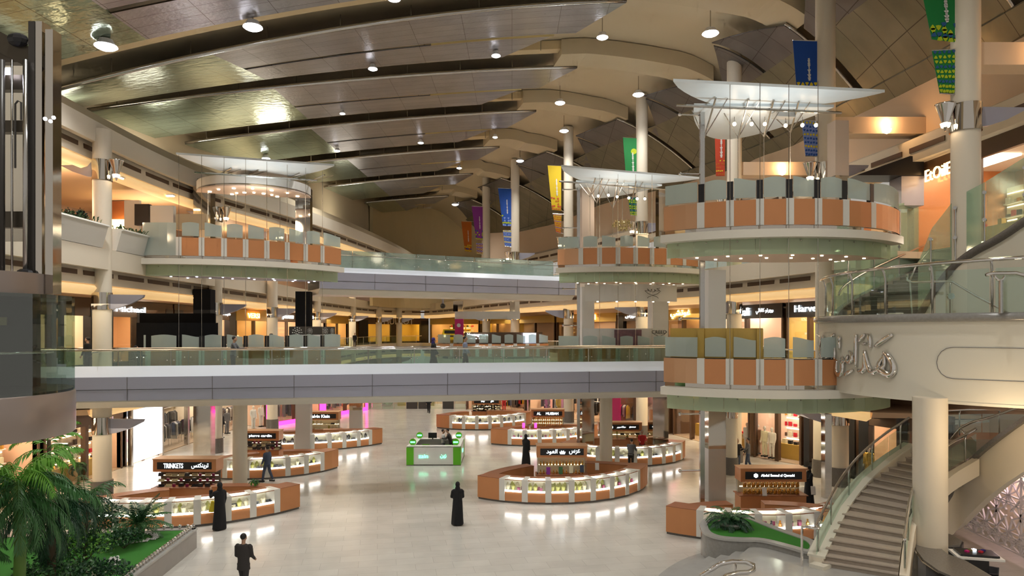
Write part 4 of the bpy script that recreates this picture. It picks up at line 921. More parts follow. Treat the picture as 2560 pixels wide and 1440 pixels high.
# ---------------------------------------------------------------- round stair balcony at right
mat('balc',(.78,.74,.62),.4)
CB=V(17.6,24.2,0); RB=6.45
def bp(a,o=0,z=0): return V(CB.x+math.cos(a)*(RB+o),CB.y+math.sin(a)*(RB+o),z)
def raya(px,o=0):
    dx,dy=(px-1280)/F,1.0; r=RB+o; A=dx*dx+dy*dy;B=-2*(dx*CB.x+dy*CB.y);C=CB.x**2+CB.y**2-r*r; q=B*B-4*A*C
    if q<0: return math.atan2(dx*1-0,-0) if False else PI*1.0-.05
    k=(-B-math.sqrt(q))/(2*A); return math.atan2(k*dy-CB.y,k*dx-CB.x)%(2*PI)
bal=thing('curved_stair_balcony','big curved cream balcony with chrome calligraphy and a stone coping','balcony',(12.0,22,5.5))
def ring(m,a0,a1,o0,o1,z0,z1,n=40):
    i0=len(m.v)
    for i in range(n+1):
        a=lerp(a0,a1,i/n)
        for o,z in((o0,z0),(o1,z0),(o1,z1),(o0,z1)): m.v.append(bp(a,o,z))
    for j in range(n):
        q=i0+j*4
        for k in range(4): m.f.append((q+k,q+(k+1)%4,q+4+(k+1)%4,q+4+k))
    m.f.append((i0,i0+1,i0+2,i0+3)); e=i0+4*n; m.f.append((e,e+3,e+2,e+1)); return m
A0,A1=PI*.62,PI*1.50
ring(MB(),A0,A1,0,-.25,5.52,7.85,60).build('fascia','balc',bal,smooth='a')
ring(MB(),A0,A1,.015,-.2,5.44,5.52,60).build('fascia_lower_edge','balc',bal,smooth='a')
ring(MB(),A0,A1,-.25,-6.0,7.5,7.75,50).build('balcony_floor','gfloor',bal)
ring(MB(),A0,A1,-.1,-6.0,5.44,5.55,50).build('balcony_soffit','cream',bal)
m=MB(); m.tube([bp(lerp(A0,A1,i/60),.02,7.93) for i in range(61)],.13,10); m.build('stone_coping','granite',bal,smooth=True)
# engraved pill outline
a_=raya(2345); b_=raya(2640); m=MB(); pts=[]
for i in range(9): t=lerp(a_+.06,b_,i/8); pts.append(bp(t,.008,7.07))
for k in range(1,8): q=PI/2+PI*k/8; pts.insert(0,bp(a_+.06+math.cos(q)*.065,.008,6.62+.45*math.sin(q)))
for i in range(9): t=lerp(a_+.06,b_,i/8); pts.insert(0,bp(t,.008,6.17))
m.tube(pts,.008,4); m.build('engraved_outline','seam',bal)
# chrome calligraphy traced as strokes on the drum
def onb(px,py):
    a=raya(px,.05); p=bp(a,.05); return V(p.x,p.y,H-(py-HZ)/F*p.y)
ST=[[(2231,836),(2215,846),(2200,856),(2187,866)],[(2208,880),(2218,886),(2230,905),(2236,922),(2228,938),(2218,936),(2204,928),(2198,922),(2186,932),(2176,930),(2166,905),(2161,876)],[(2207,886),(2212,900),(2210,918),(2200,922),(2195,914),(2202,900),(2210,892)],
[(2161,876),(2162,905),(2164,922),(2154,930),(2145,925)],[(2171,835),(2175,850),(2176,870)],[(2140,836),(2139,870),(2140,918)],[(2162,835),(2154,846),(2146,853)],[(2161,857),(2163,862)],[(2122,878),(2130,886),(2131,900),(2124,906),(2116,900),(2120,888)],[(2116,900),(2108,906),(2104,892),(2108,922),(2104,936),(2094,938),(2090,925),(2092,902)],[(2132,925),(2122,930),(2112,938)],[(2098,850),(2099,874)],[(2096,842),(2101,846),(2096,852)],
[(2086,835),(2078,845),(2070,852)],[(2084,862),(2087,880),(2086,898),(2076,904),(2066,898),(2070,884),(2078,876),(2084,862)],[(2066,898),(2058,905),(2052,896),(2050,870),(2054,840)],[(2076,914),(2076,935)],[(2058,838),(2059,860),(2056,900),(2050,915),(2044,905),(2040,880)],[(2054,915),(2055,938)],[(2043,838),(2038,852),(2033,868),(2036,885),(2038,905),(2033,925)],[(2031,845),(2033,870)]]
WD=[.14,.20,.14,.17,.12,.13,.12,.15,.15,.15,.12,.10,.10,.12,.14,.12,.10,.11,.09,.09,.07]
for s,wd in zip(ST,WD):
    P=[onb(*p) for p in s]; Q=[P[0]]
    for u,v in zip(P[:-1],P[1:]): Q+=[u.lerp(v,.3),u.lerp(v,.7)]
    Q.append(P[-1]); n=len(Q); m=MB(); rs=[wd*.5*(.45+.75*math.sin(PI*(i+.7)/(n+.4))) for i in range(n)]
    m.tube(Q,wd*.5,8,rs=rs); m.build('calligraphy_stroke','chrome',bal,smooth=True)
# rail of the balcony
rz=9.58; ra0,ra1=raya(2050,-.1)-.35,A1
ra0=PI*.86
def rp(a,o,z): return bp(a,-.12+o,z)
m=MB(); m.tube([rp(lerp(ra0,ra1,i/50),0,rz-.13+.13*i/50) for i in range(51)],.052,8); m.build('handrail','chrome',bal,smooth=True)
n=9
for i in range(n):
    a=lerp(ra0+.05,ra1,i/(n-1)); p0=rp(a,-.16,7.9); MB().tube([p0,rp(a,-.16,9.15),rp(a,-.10,9.38),rp(a,0,9.50)],.035,7).build('rail_post','steel',bal,smooth=True)
    if i<n-1:
        b=lerp(ra0+.05,ra1,(i+1)/(n-1)); q=ring(MB(),a+.012,b-.012,-.30,-.315,8.0,9.3,5).build('glass_panel','glass',bal)
# ---------------------------------------------------------------- curved lower stair
LP_=[(8.75,19.75,.9),(9.5,20.7,1.3),(10.5,21.95,1.8),(11.6,23.0,2.3),(12.6,23.55,2.85),(13.7,23.9,3.4)]
def poly(P,t):
    n=len(P)-1; x=t*n; i=min(int(x),n-1); return V(*P[i]).lerp(V(*P[i+1]),x-i)
def smooth3(P,k=2):
    for _ in range(k):
        Q=[P[0]]
        for a,b in zip(P[:-1],P[1:]): Q+=[a.lerp(b,.25),a.lerp(b,.75)]
        Q.append(P[-1]); P=Q
    return P
LS=smooth3([V(*p) for p in LP_]); RS=smooth3([V(10.35,18.75,.9),V(10.9,19.6,1.3),V(11.65,20.7,1.8),V(12.5,21.45,2.3),V(13.4,21.95,2.85),V(14.6,22.2,3.4)])
def ap(P,t): x=t*(len(P)-1); i=min(int(x),len(P)-2); return P[i].lerp(P[i+1],x-i)
st=thing('curved_stair','curved stone stair rising from the marble podium to the landing','stair',(10,20,.9))
NS=17
for k in range(NS):
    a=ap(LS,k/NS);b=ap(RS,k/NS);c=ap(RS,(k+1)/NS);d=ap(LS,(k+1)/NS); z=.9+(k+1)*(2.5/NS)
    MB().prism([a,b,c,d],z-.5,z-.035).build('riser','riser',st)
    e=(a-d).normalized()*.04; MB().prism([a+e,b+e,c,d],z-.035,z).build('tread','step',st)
m=MB(); Nn=norms(LS); P=[V(p.x+n_[0]*.16,p.y+n_[1]*.16,p.z) for p,n_ in zip(LS,Nn)]; m.sweep3([(p.x,p.y,p.z) for p in P],[(-.2,-.75),(.2,-.75),(.2,.22),(-.2,.22)]); m.build('stringer','cream',st,smooth='a')
m=MB(); m.sweep3([(p.x,p.y,p.z) for p in P],[(-.24,.22),(.24,.22),(.24,.28),(-.24,.28)]); m.build('stringer_coping','balc',st,smooth='a')
Nr=norms(RS); PR_=[V(p.x-n_[0]*.14,p.y-n_[1]*.14,p.z) for p,n_ in zip(RS,Nr)]; m=MB(); m.sweep3([(p.x,p.y,p.z) for p in PR_],[(-.12,-.4),(.12,-.4),(.12,.12),(-.12,.12)]); m.build('stringer','cream',st,smooth='a')
MB().box((8.66,19.66,.95),(.42,.42,.1),.65).build('stringer_foot','balc',st)
def stairrail(P,hh,n,par,start=None,gm='glass'):
    T=[p+V(0,0,hh) for p in P]
    pts=([V(*start[0]),V(*start[1])] if start else [])+T
    MB().tube(pts,.04,8).build('handrail','chrome',par,smooth=True)
    for i in range(n):
        t=(i+.4)/n; p=ap(P,t); MB().tube([p+V(0,0,.2),p+V(0,0,hh-.12),p+V(.03,0,hh)],.027,7).build('rail_post','steel',par,smooth=True)
    N_=norms(P)
    for i in range(n):
        a=ap(P,i/n);b=ap(P,(i+.97)/n); MB().slab([a+V(0,0,.3),b+V(0,0,.3),b+V(0,0,hh-.15),a+V(0,0,hh-.15)],(.01,-.01,0)).build('glass_panel',gm,par)
stairrail(P,1.15,5,st,start=((8.2,19.75,2.03),(8.6,19.6,2.0)))
MB().tube([(8.18,19.75,.9),(8.18,19.75,2.04)],.035,8).build('newel_post','chrome',st)
stairrail(PR_,1.05,5,st)
# landing behind the big column and parapet rail
ld=thing('stair_landing','stair landing with chrome rail seen right of the thick cream column','landing',(16,24.5,3.1))
MB().prism([(13.7,24.0),(14.6,22.5),(16.4,24.1),(19.8,24.5),(18.5,26.6),(15.3,26.6)],3.1,3.4).build('landing_floor','step',ld)
Pl=[V(13.8,24.1,3.4),V(15.2,25.8,3.4),V(17.2,26.4,3.4),V(19.2,26.2,3.4)]; stairrail(Pl,1.15,4,ld)
# second lower flight rising toward the right with its stone wall
A2=smooth3([pz(2365,1255,1.9)]+[pd(2395,1208,23.0),pd(2440,1150,22.2),pd(2500,1102,21.2),pd(2565,1055,20.4),pd(2640,1010,19.6)]) 
wl=thing('curved_stair_wall','cream curved underside wall of the flight rising right, with a dark stone coping','stair',(15,21.5,2.5))
m=MB(); N2=norms(A2); bot=[2.3,2.0,1.8,1.65,1.6,1.7]
i0=0
K=len(A2)
lowpx=[(2365,1345),(2385,1335),(2420,1290),(2460,1250),(2505,1215),(2565,1175),(2640,1140)]
for i,p in enumerate(A2):
    px=1280+p.x/p.y*F; lx=[q[0] for q in lowpx]; ly=[q[1] for q in lowpx]; yy=interp(lx,ly,px); zb=H-(yy-HZ)/F*p.y
    n_=N2[i]; m.v+= [V(p.x,p.y,zb),V(p.x,p.y,p.z),V(p.x+n_[0]*.25,p.y+n_[1]*.25,p.z),V(p.x+n_[0]*.25,p.y+n_[1]*.25,zb)]
for i in range(K-1):
    q=i*4
    for k in range(4): m.f.append((q+k,q+(k+1)%4,q+4+(k+1)%4,q+4+k))
m.build('wall','cream',wl,smooth='a')
m=MB(); m.sweep3([(p.x,p.y,p.z) for p in A2],[(-.14,0),(.36,0),(.36,.16),(-.14,.16)]); m.build('stone_coping','granited',wl,smooth='a')
RA=[V(p.x+.25,p.y+.3,p.z) for p in A2]; 
MB().tube([pd(2378,1098,23.8),pd(2400,1070,23.6),pd(2430,1055,23.2),pd(2480,1042,22.6),pd(2540,1020,22),pd(2600,1000,21.5)],.04,8).build('handrail','chrome',wl,smooth=True)
MB().tube([pd(2400,1068,23.6),pd(2412,1085,23.5),pd(2412,1148,23.5)],.03,7).build('rail_post','chrome',wl,smooth=True)
m=MB()
for k in range(10):
    a=pd(2385+k*24,1225-k*19,24.2-k*.35); m.prism([(a.x,a.y),(a.x+1.0,a.y+2.0),(a.x+1.35,a.y+1.8),(a.x+.4,a.y-.2)],a.z-.25,a.z)
m.build('steps','step',wl)
# ---------------------------------------------------------------- upper curved stair from the balcony to the second floor
us=thing('upper_stair','upper curved stair with tall green glass screens and dark steps above the balcony','stair',(15,27,7.7))
UL=smooth3([pd(2085,800,27.2),pd(2130,768,28.0),pd(2190,722,29.2),pd(2245,685,30.6),pd(2292,656,32.2),pd(2340,640,33.8)]); UR=smooth3([pd(2290,812,24.8),pd(2303,778,25.6),pd(2335,725,26.9),pd(2375,690,28.4),pd(2400,665,30.4),pd(2420,655,32.6)])
for i in range(len(UL)):
    pass
NS=17
for k in range(NS):
    a=ap(UL,k/NS);b=ap(UR,k/NS);c=ap(UR,(k+1)/NS);d=ap(UL,(k+1)/NS); z=7.75+(k+1)*(3.25/NS)
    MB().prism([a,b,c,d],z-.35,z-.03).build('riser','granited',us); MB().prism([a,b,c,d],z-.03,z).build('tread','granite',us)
m=MB(); m.sweep3([(p.x,p.y,lerp(7.8,11.0,i/(len(UL)-1))) for i,p in enumerate(UL)],[(-.1,-.5),(.15,-.5),(.15,.2),(-.1,.2)]); m.build('stringer','granited',us,smooth='a')
def tallglass(P,zs,tops,m_,n,par):
    for i in range(n):
        t0,t1=i/n,(i+.985)/n; a=ap(P,t0);b=ap(P,t1); za,zb=lerp(*zs,t0),lerp(*zs,t1)
        ta=interp([q[0] for q in tops],[q[1] for q in tops],t0);tb=interp([q[0] for q in tops],[q[1] for q in tops],t1)
        MB().slab([V(a.x,a.y,za),V(b.x,b.y,zb),V(b.x,b.y,tb),V(a.x,a.y,ta)],(.012,-.01,0)).build('glass_screen',m_,par)
    for i in range(1,n):
        a=ap(P,i/n); za=lerp(*zs,i/n); tt=interp([q[0] for q in tops],[q[1] for q in tops],i/n)
        ps=MB().tube([V(a.x-.04,a.y-.06,za-.1),V(a.x-.04,a.y-.06,tt-.25)],.025,6).build('screen_post','steel',par)
        for f in(.45,.97): MB().cyl(V(a.x-.09,a.y-.14,lerp(za,tt-.25,f)),V(a.x,a.y,lerp(za,tt-.25,f)),.06,n=8).build('clamp_disc','steel',ps)
tallglass(UL,(7.9,11.1),[(0,10.6),(.12,11.3),(.4,12.5),(.75,13.55),(1,13.6)],'stairglass',5,us)
MB().tube([p+V(.12,-.12,1.05+7.85-p.z+3.25*i/(len(UL)-1)) for i,p in enumerate(UL)],.04,7).build('handrail','steel',us,smooth=True)
# outer screen and wall of the same stair, sweeping up to the right
OW=smooth3([pd(2292,806,24.6),pd(2310,775,24.4),pd(2345,715,23.8),pd(2390,665,23.2),pd(2430,635,22.8),pd(2500,600,22.0),pd(2565,555,21.2),pd(2650,500,20.4)])
ow=thing('sweeping_stair_wall','cream wall with stone coping and green glass sweeping up at the right edge','stair',(17,23,8))
m=MB(); N2=norms(OW)
for i,p in enumerate(OW):
    n_=N2[i]; zb=7.75 if p.z>7.9 else p.z-.2; m.v+=[V(p.x,p.y,zb),V(p.x,p.y,p.z),V(p.x+n_[0]*.2,p.y+n_[1]*.2,p.z),V(p.x+n_[0]*.2,p.y+n_[1]*.2,zb)]
for i in range(len(OW)-1):
    q=i*4
    for k in range(4): m.f.append((q+k,q+(k+1)%4,q+4+(k+1)%4,q+4+k))
m.build('wall','balc',ow,smooth='a')
m=MB(); m.tube([p+V(0,0,.05) for p in OW],.14,8); m.build('stone_coping','granited',ow,smooth=True)
for i in range(5):
    t0,t1=.06+i*.19,.06+i*.19+.185; a=ap(OW,min(t0,1));b=ap(OW,min(t1,1)); ha,hb=(2.0,2.35,2.3,2.1,2.0,1.9)[i:i+2]
    MB().slab([a+V(0,0,.1),b+V(0,0,.1),b+V(0,0,hb),a+V(0,0,ha)],(.012,-.01,0)).build('glass_screen','stairglass',ow)
    ps=MB().cyl(b+V(-.05,-.06,0),b+V(-.05,-.06,hb-.3),.025,n=6).build('screen_post','steel',ow); MB().cyl(b+V(-.1,-.12,hb-.35),b+V(0,0,hb-.35),.06,n=8).build('clamp_disc','steel',ps); MB().cyl(b+V(-.1,-.12,hb*.42),b+V(0,0,hb*.42),.06,n=8).build('clamp_disc','steel',ps)
# inner rails standing on the balcony
ir=thing('balcony_rail','chrome rail standing on the balcony before the upper stair','railing',(15,22,7.75))
D=21.5
MB().tube([pd(2268,685,D),pd(2268,700,D),pd(2280,706,D),pd(2360,703,D),pd(2378,703,D),pd(2440,740,D-.3),pd(2520,782,D-.6)],.035,8).build('handrail','chrome',ir,smooth=True)
MB().tube([pd(2378,704,D),pd(2375,715,D),pd(2375,790,D)],.025,7).build('rail_post','steel',ir,smooth=True)
m=MB(); MB().cyl(pd(2375,741,D)-V(.02,.1,0),pd(2375,741,D),.1,n=10).build('clamp_disc','steel',ir)
MB().tube([pd(2275,706,D),pd(2280,790,D)],.03,7).build('rail_post','steel',ir)
MB().tube([pd(2465,687,19),pd(2480,683,19),pd(2540,682,19),pd(2600,700,18.7)],.05,8).build('handrail','chrome',ir,smooth=True)
MB().tube([pd(2485,688,19),pd(2495,700,19),pd(2505,700,19),pd(2512,690,19)],.03,7).build('rail_bracket','chrome',ir,smooth=True); MB().tube([pd(2502,700,19),pd(2502,783,19)],.055,8).build('thick_post','steel',ir)
MB().tube([pd(2325,622,26),pd(2290,665,25.8),pd(2275,700,25.6)],.035,7).build('handrail','steel',ir,smooth=True)
# ---------------------------------------------------------------- podium, round planter, near handrail
pod=MB()
def podpoly(px,z): return [pz(x,y,z) for x,y in px]
pd0=thing('marble_podium','grey marble podium with shallow curved steps below the stair','podium',(8.5,20,0))
mat('granitel',(.46,.45,.42),.10,var=.12,vscale=2)
po=[(1560,1560),(1640,1442),(1682,1410),(1735,1386),(1800,1372),(1900,1368)]; pi_=[(1790,1560),(1812,1442),(1838,1402),(1862,1376),(1893,1356),(1950,1352)]
for k in range(6):
    u=k/5; z=.15*(k+1); pts=[(lerp(a[0],b[0],u),lerp(a[1],b[1],u)) for a,b in zip(po,pi_)]; Q=[pz(x,y,z) for x,y in pts]; q=[(p.x,p.y) for p in Q]; q=smoothp(q,2)+[(9.35,21.4),(10.3,20.4),(10.9,18.7),(10.6,15.5)]
    MB().prism(q,z-.15,z).build('podium_step','granitel',pd0)
rim=[(1752,1310),(1754,1322),(1765,1334),(1800,1345),(1865,1349),(1900,1348),(1950,1360),(2040,1386)]; rimb=[(2048,1354),(1965,1326),(1915,1308),(1880,1292),(1830,1284),(1785,1288),(1760,1298)]
out=smoothp([ (p.x,p.y) for p in [pz(x,y,1.13) for x,y in rim+rimb]]+[(pz(1752,1310,1.13).x,pz(1752,1310,1.13).y)],3)[:-1]
pl=thing('round_planter','round grey granite planter with grass tail between podium and copper counter','planter',(7.5,22.3,0))
cx=sum(p[0] for p in out)/len(out); cy=sum(p[1] for p in out)/len(out)
MB().prism(out,0,1.08).build('granite_wall','granite',pl,smooth='a')
def rimpoly(s): 
    q=[]
    for p,n_ in zip(out,norms(out+[out[0]])): q.append((p[0]-n_[0]*s,p[1]-n_[1]*s))
    return q
inn=rimpoly(-.22 if True else 0)
m=MB(); n=len(out); big=rimpoly(.04)
for i in range(n):
    j=(i+1)%n; m.quad(V(*big[i],1.13),V(*big[j],1.13),V(*inn[j],1.13),V(*inn[i],1.13)); m.quad(V(*big[i],1.06),V(*big[j],1.06),V(*big[j],1.13),V(*big[i],1.13)); m.quad(V(*inn[i],1.09),V(*inn[j],1.09),V(*inn[j],1.13),V(*inn[i],1.13))
m.build('granite_rim','granitel',pl)
MB().prism(inn,1.05,1.10).build('grass_bed','grass',pl)
nr=thing('near_handrail','chrome double handrail end at the bottom edge before the podium','railing',pd(1800,1420,18.4))
D=18.4
MB().tube([pd(1752,1440,D-.2),pd(1800,1410,D),pd(1830,1404,D),pd(1862,1405,D+.1),pd(1884,1413,D+.15),pd(1884,1424,D),pd(1870,1431,D-.2),pd(1845,1432,D-.3),pd(1815,1440,D-.6),pd(1790,1460,D-1)],.062,10).build('handrail_loop','chrome',nr,smooth=True)
MB().tube([pd(1838,1406,D),pd(1838,1440,D),pd(1838,1440,D)-V(0,0,.9)],.04,8).build('rail_post','chrome',nr)
# ---------------------------------------------------------------- dark round counter, tub chairs and lattice screen at bottom right
bc=thing('dark_reception_counter','dark curved counter around the foot of the thick cream column','counter',(12.8,19.5,0))
co=Arc(pz(2285,1352,1.3),pz(2310,1410,1.3),pz(2420,1500,1.3)) 
poly1=[pz(x,y,1.3) for x,y in((2288,1345),(2291,1375),(2310,1400),(2345,1425),(2390,1445),(2440,1475),(2480,1440),(2412,1400),(2370,1385),(2345,1365),(2400,1362),(2405,1352),(2375,1335),(2340,1330))]
MB().prism([(p.x,p.y) for p in poly1],1.24,1.3).build('worktop','granited',bc)
poly2=[(p.x+.08,p.y+.05) for p in poly1]; MB().prism(poly2,0,1.24).build('body','black',bc)
MB().tube([pz(2290,1372,1.18)+V(-.08,-.08,0),pz(2310,1402,1.18)+V(-.08,-.08,0),pz(2350,1430,1.18)+V(-.06,-.1,0),pz(2400,1452,1.18)+V(-.06,-.1,0)],.03,6).build('chrome_trim','chrome',bc)
t=thing('glossy_display_tray','dark glossy tray with small colourful items on the desk at bottom right','tray',pd(2440,1378,19.5))
c=pd(2440,1382,19.5); MB().box(c,(.95,.6,.05),-.25).build('tray','black',t); MB().box(c+V(0,0,-.07),(1.15,.75,.06),-.25).build('white_base','white',t)
for k,(dx,dy,m_) in enumerate(((-.25,0,'magenta'),(-.1,.1,'gold'),(.1,-.05,'red'),(.25,.08,'purple_cloth'),(.02,.12,'signw'))): MB().box(c+V(dx,dy,.045),(.1,.08,.05),.3).build('small_box',m_,t)
MB().box((c.x,c.y,c.z/2-.05),(.5,.4,c.z-.1),-.25).build('pedestal','black',t)
def tub(label,px,py,D,rz):
    c=pd(px,py,D); c.z=0; t=thing('tub_chair',label,'chair',c,None)
    m=MB(); n=14; i0=0
    for i in range(n+1):
        a=rz+lerp(-.15*PI,1.15*PI,i/n)
        for r_,z in((.30,.42),(.36,.42),(.40,.86),(.34,.86)): m.v.append(c+V(math.cos(a)*r_,math.sin(a)*r_,z+(0 if z<.5 else -.12*abs(math.cos(a-rz)))))
    for i in range(n):
        q=i*4
        for k in range(4): m.f.append((q+k,q+(k+1)%4,q+4+(k+1)%4,q+4+k))
    m.f.append((0,1,2,3)); m.f.append((4*n,4*n+3,4*n+2,4*n+1)); m.build('shell','dark2' if 'dark2' in MATS else (mat('dark2',(.035,.037,.045),.6) and 'dark2'),t,smooth='a')
    MB().cyl(c+V(0,0,.40),c+V(0,0,.48),.31,n=16).build('seat','dark2',t)
    for k in range(4): a=rz+PI/4+k*PI/2; MB().cyl(c+V(math.cos(a)*.2,math.sin(a)*.2,.42),c+V(math.cos(a)*.3,math.sin(a)*.3,0),.018,n=6).build('leg','black',t)
tub('dark tub chair beside the glossy tray at the bottom right',2478,1400,19.9,PI*.3); tub('dark tub chair mostly cut off at the bottom edge, right of the desk',2520,1450,19.0,PI*.5); tub('dark round stool-like chair in front of the desk at the bottom edge',2425,1440,18.6,PI*1.1)
lt=thing('lattice_screen','white geometric lattice screen glowing pink behind the tub chairs','screen',pd(2490,1380,23.5))
a=pd(2412,1345,25.5); b=pd(2600,1400,21.5); a.z=.35;b.z=.35; zt=2.6; m=MB(); dd=(b-a); Ln=dd.length; u=dd.normalized(); L_=lambda x,z: a+u*x+V(0,0,z); W=(.06,.04)
cell=1.25; nx=int(Ln/cell)+1; nz=2
for i in range(nx):
    for j in range(nz):
        x0=i*cell; z0=j*cell*.95; cx=x0+cell/2; cz=z0+cell*.475; R8=cell*.5
        for k in range(8):
            q=k*PI/4; q2=(k+1)*PI/4; p=lambda t,r: L_(cx+math.cos(t)*r,max(0,cz+math.sin(t)*r))
            m.bar(p(q,0.05),p(q,R8*1.15),*W); m.bar(p(q,R8*.98),p(q2,R8*.98),*W); m.bar(p(q,R8*.5),p(q2,R8*.98),.04,.03) if k%2 else m.bar(p(q,R8*.98),p(q2,R8*.5),.04,.03)
    
for z in(0,.28,.36,.44,1.5,1.58,2.55): m.bar(L_(0,z),L_(Ln,z),.05,.04)
m.build('lattice','whitel' if 'whitel' in MATS else (mat('whitel',(.85,.80,.82),.5) and 'whitel'),lt)
mb=MB(); n_=V(-u.y,u.x,0); mb.slab([L_(0,0)+n_*.8,L_(Ln,0)+n_*.8,L_(Ln,2.9)+n_*.8,L_(0,2.9)+n_*.8],n_*.1); mb.build('back_wall','shopcream',lt)
light('AREA','lattice_glow',L_(Ln*.5,2.7)+n_*.35,60,(1,.72,.75),1.6)

m=MB(); m.sweep(smoothp([(15.0,31.0),(15.9,34.4),(19,35.2),(26.5,34)],3),[(0,5.5),(.3,5.5),(.3,13.4),(0,13.4)]); struct(m,'wall_behind_stair','cream')
light('POINT','balcony_fill_light',(13.2,18.2,4.6),110,(1,.72,.42),.2)  # warm fill added under the balcony for the thick column and lattice
light('POINT','balcony_fill_light',(18.3,28.0,11.0),130,(1,.90,.70),.3)  # fill added to brighten the wall behind the upper stair
# ---------------------------------------------------------------- shop fronts
def shop(label,a,b,z0,hgt,style,depth=4.0,sign=None,lm='shopl',wall='shopwall',soff=True,big=True):
    """recessed shop room behind the line a->b; the mall is on the right hand of a->b"""
    A=V(*a,0);B=V(*b,0); d=(B-A); L=d.length; d.normalize(); n=V(-d.y,d.x,0)    # n points into the shop
    P=lambda s,o,z: A+d*s+n*o+V(0,0,z0+z); rz=math.atan2(d.y,d.x); face=math.atan2(-n.y,-n.x)
    r=thing('shop_front',label,'shop',A+d*L/2+V(0,0,z0))
    def bx(s0,s1,o0,o1,za,zb,name,m,par=None): return MB().box(P((s0+s1)/2,(o0+o1)/2,(za+zb)/2),(abs(s1-s0),abs(o1-o0),zb-za),rz).build(name,m,par or r)
    bx(0,L,depth,depth+.1,0,hgt,'back_wall',wall); bx(0,.12,0,depth,0,hgt,'side_wall',wall); bx(L-.12,L,0,depth,0,hgt,'side_wall',wall)
    bx(0,L,0,depth,hgt,hgt+.1,'shop_ceiling','white'); bx(0,L,-.02,depth,0,.05,'shop_floor','gfloor')
    k=max(1,int(L/3)) if big else 1
    for i in range(k): bx(L*(i+.25)/k,L*(i+.75)/k,depth*.25,depth*.55,hgt-.06,hgt-.02,'ceiling_light_panel',lm)
    rnd=random.Random(int(abs(a[0]*7+a[1]*13)))
    tops={'shelves':'black','clothes':'white','dark':'black','gold':'goldwall','red':'darkbrown','pinkframe':'dark','cream':'cream'}
    if hgt<4.0: bx(0,L,-.08,.1,hgt-.55,hgt+.35,'sign_band',{'dark':'darkbrown','shelves':'darkbrown','gold':'goldwall','cream':'black','pinkframe':'darkbrown'}.get(style,'darkbrown'))
    if style=='dark':
        for s0,s1 in((0,L*.12),(L*.44,L*.56),(L*.88,L)): bx(s0,s1,-.1,.3,0,hgt,'dark_cladding','black')
        bx(0,L,-.1,.3,0,.3,'dark_cladding','black')
    else:
        for s in (0,L/2,L): bx(max(0,s-.12),min(L,s+.12),-.06,.2,0,hgt,'frame_post','darkbrown' if style!='clothes' else 'steel')
    MB().slab([P(.1,.05,.1),P(L*.49,.05,.1),P(L*.49,.05,hgt-.5),P(.1,.05,hgt-.5)],n*.02).build('window_pane','shopglass',r)
    if style in('shelves','gold','cream'):
        for s in range(int(L/1.3)):
            s0=.2+s*1.3; u=bx(s0,s0+1.1,depth-.45,depth-.05,.1,hgt-.8,'shelf_unit','shopcream' if style!='gold' else 'goldwall')
            for q in range(4):
                z=.45+q*.62; bx(s0,s0+1.1,depth-.62,depth-.45,z,z+.04,'shelf','white',u); bx(s0+.05,s0+1.05,depth-.47,depth-.44,z+.50,z+.53,'shelf_light',lm,u)
                for w_ in range(3):
                    m_=rnd.choice(['darkbrown','red','cream_item','gold_item','dkitem','kwhite','leafd']); x=s0+.2+w_*.34
                    o=bx(x-.1,x+.1,depth-.6,depth-.5,z+.04,z+.04+rnd.uniform(.12,.3),'boxed_goods',m_,u)
        bx(L*.2,L*.8,depth*.3,depth*.3+.6,.05,.9,'display_table','wood'); 
        for w_ in range(5): x=L*(.25+.12*w_); bx(x,x+.22,depth*.35,depth*.35+.2,.9,.9+rnd.uniform(.1,.3),'table_goods',rnd.choice(['red','cream_item','dkitem','gold_item']))
    if style in('clothes','red','pinkframe'):
        for s in range(int(L/1.4)):
            for row,o in enumerate((depth*.35,depth*.75)):
                s0=.35+s*1.4+row*.3; hz=1.5 if row==0 else 2.0
                if s0+1>L: continue
                c=MB().tube([P(s0,o,.05),P(s0,o,hz),P(s0+1,o,hz),P(s0+1,o,.05)],.018,6).build('clothes_rail','steel',r)
                for q in range(7):
                    x=s0+.1+q*.13; w=rnd.uniform(.7,1.1); m_=rnd.choice(['cloth_black','white_cloth','grey_cloth','denim','suit','cloth_black','red_cloth' if style!='clothes' else 'cloth_black','yellow_cloth' if style=='red' else 'grey_cloth'])
                    MB().slab([P(x,o-.2,hz-.05-w),P(x,o+.2,hz-.05-w),P(x,o+.17,hz-.15),P(x,o+.03,hz-.02),P(x,o-.03,hz-.02),P(x,o-.17,hz-.15)],d*.05).build('hanging_garment',m_,c)
        if hgt>=3: bx(.3,L-.3,depth-.4,depth-.1,2.2,2.25,'high_shelf','white')
    if style=='pinkframe':
        for s0,s1,za,zb in((0,.3,0,hgt-.5),(L-.3,L,0,hgt-.5),(0,L,0,.3)): bx(s0,s1,-.16,-.06,za,zb,'pink_light_frame','pink')
    if sign:
        s,hh,wd,m_,u=sign; text(s,hh,m_,P(L*u,-.12,hgt-.12),face,r,'lettering',wd,ext=.03)
    return r,P,rz,n,d
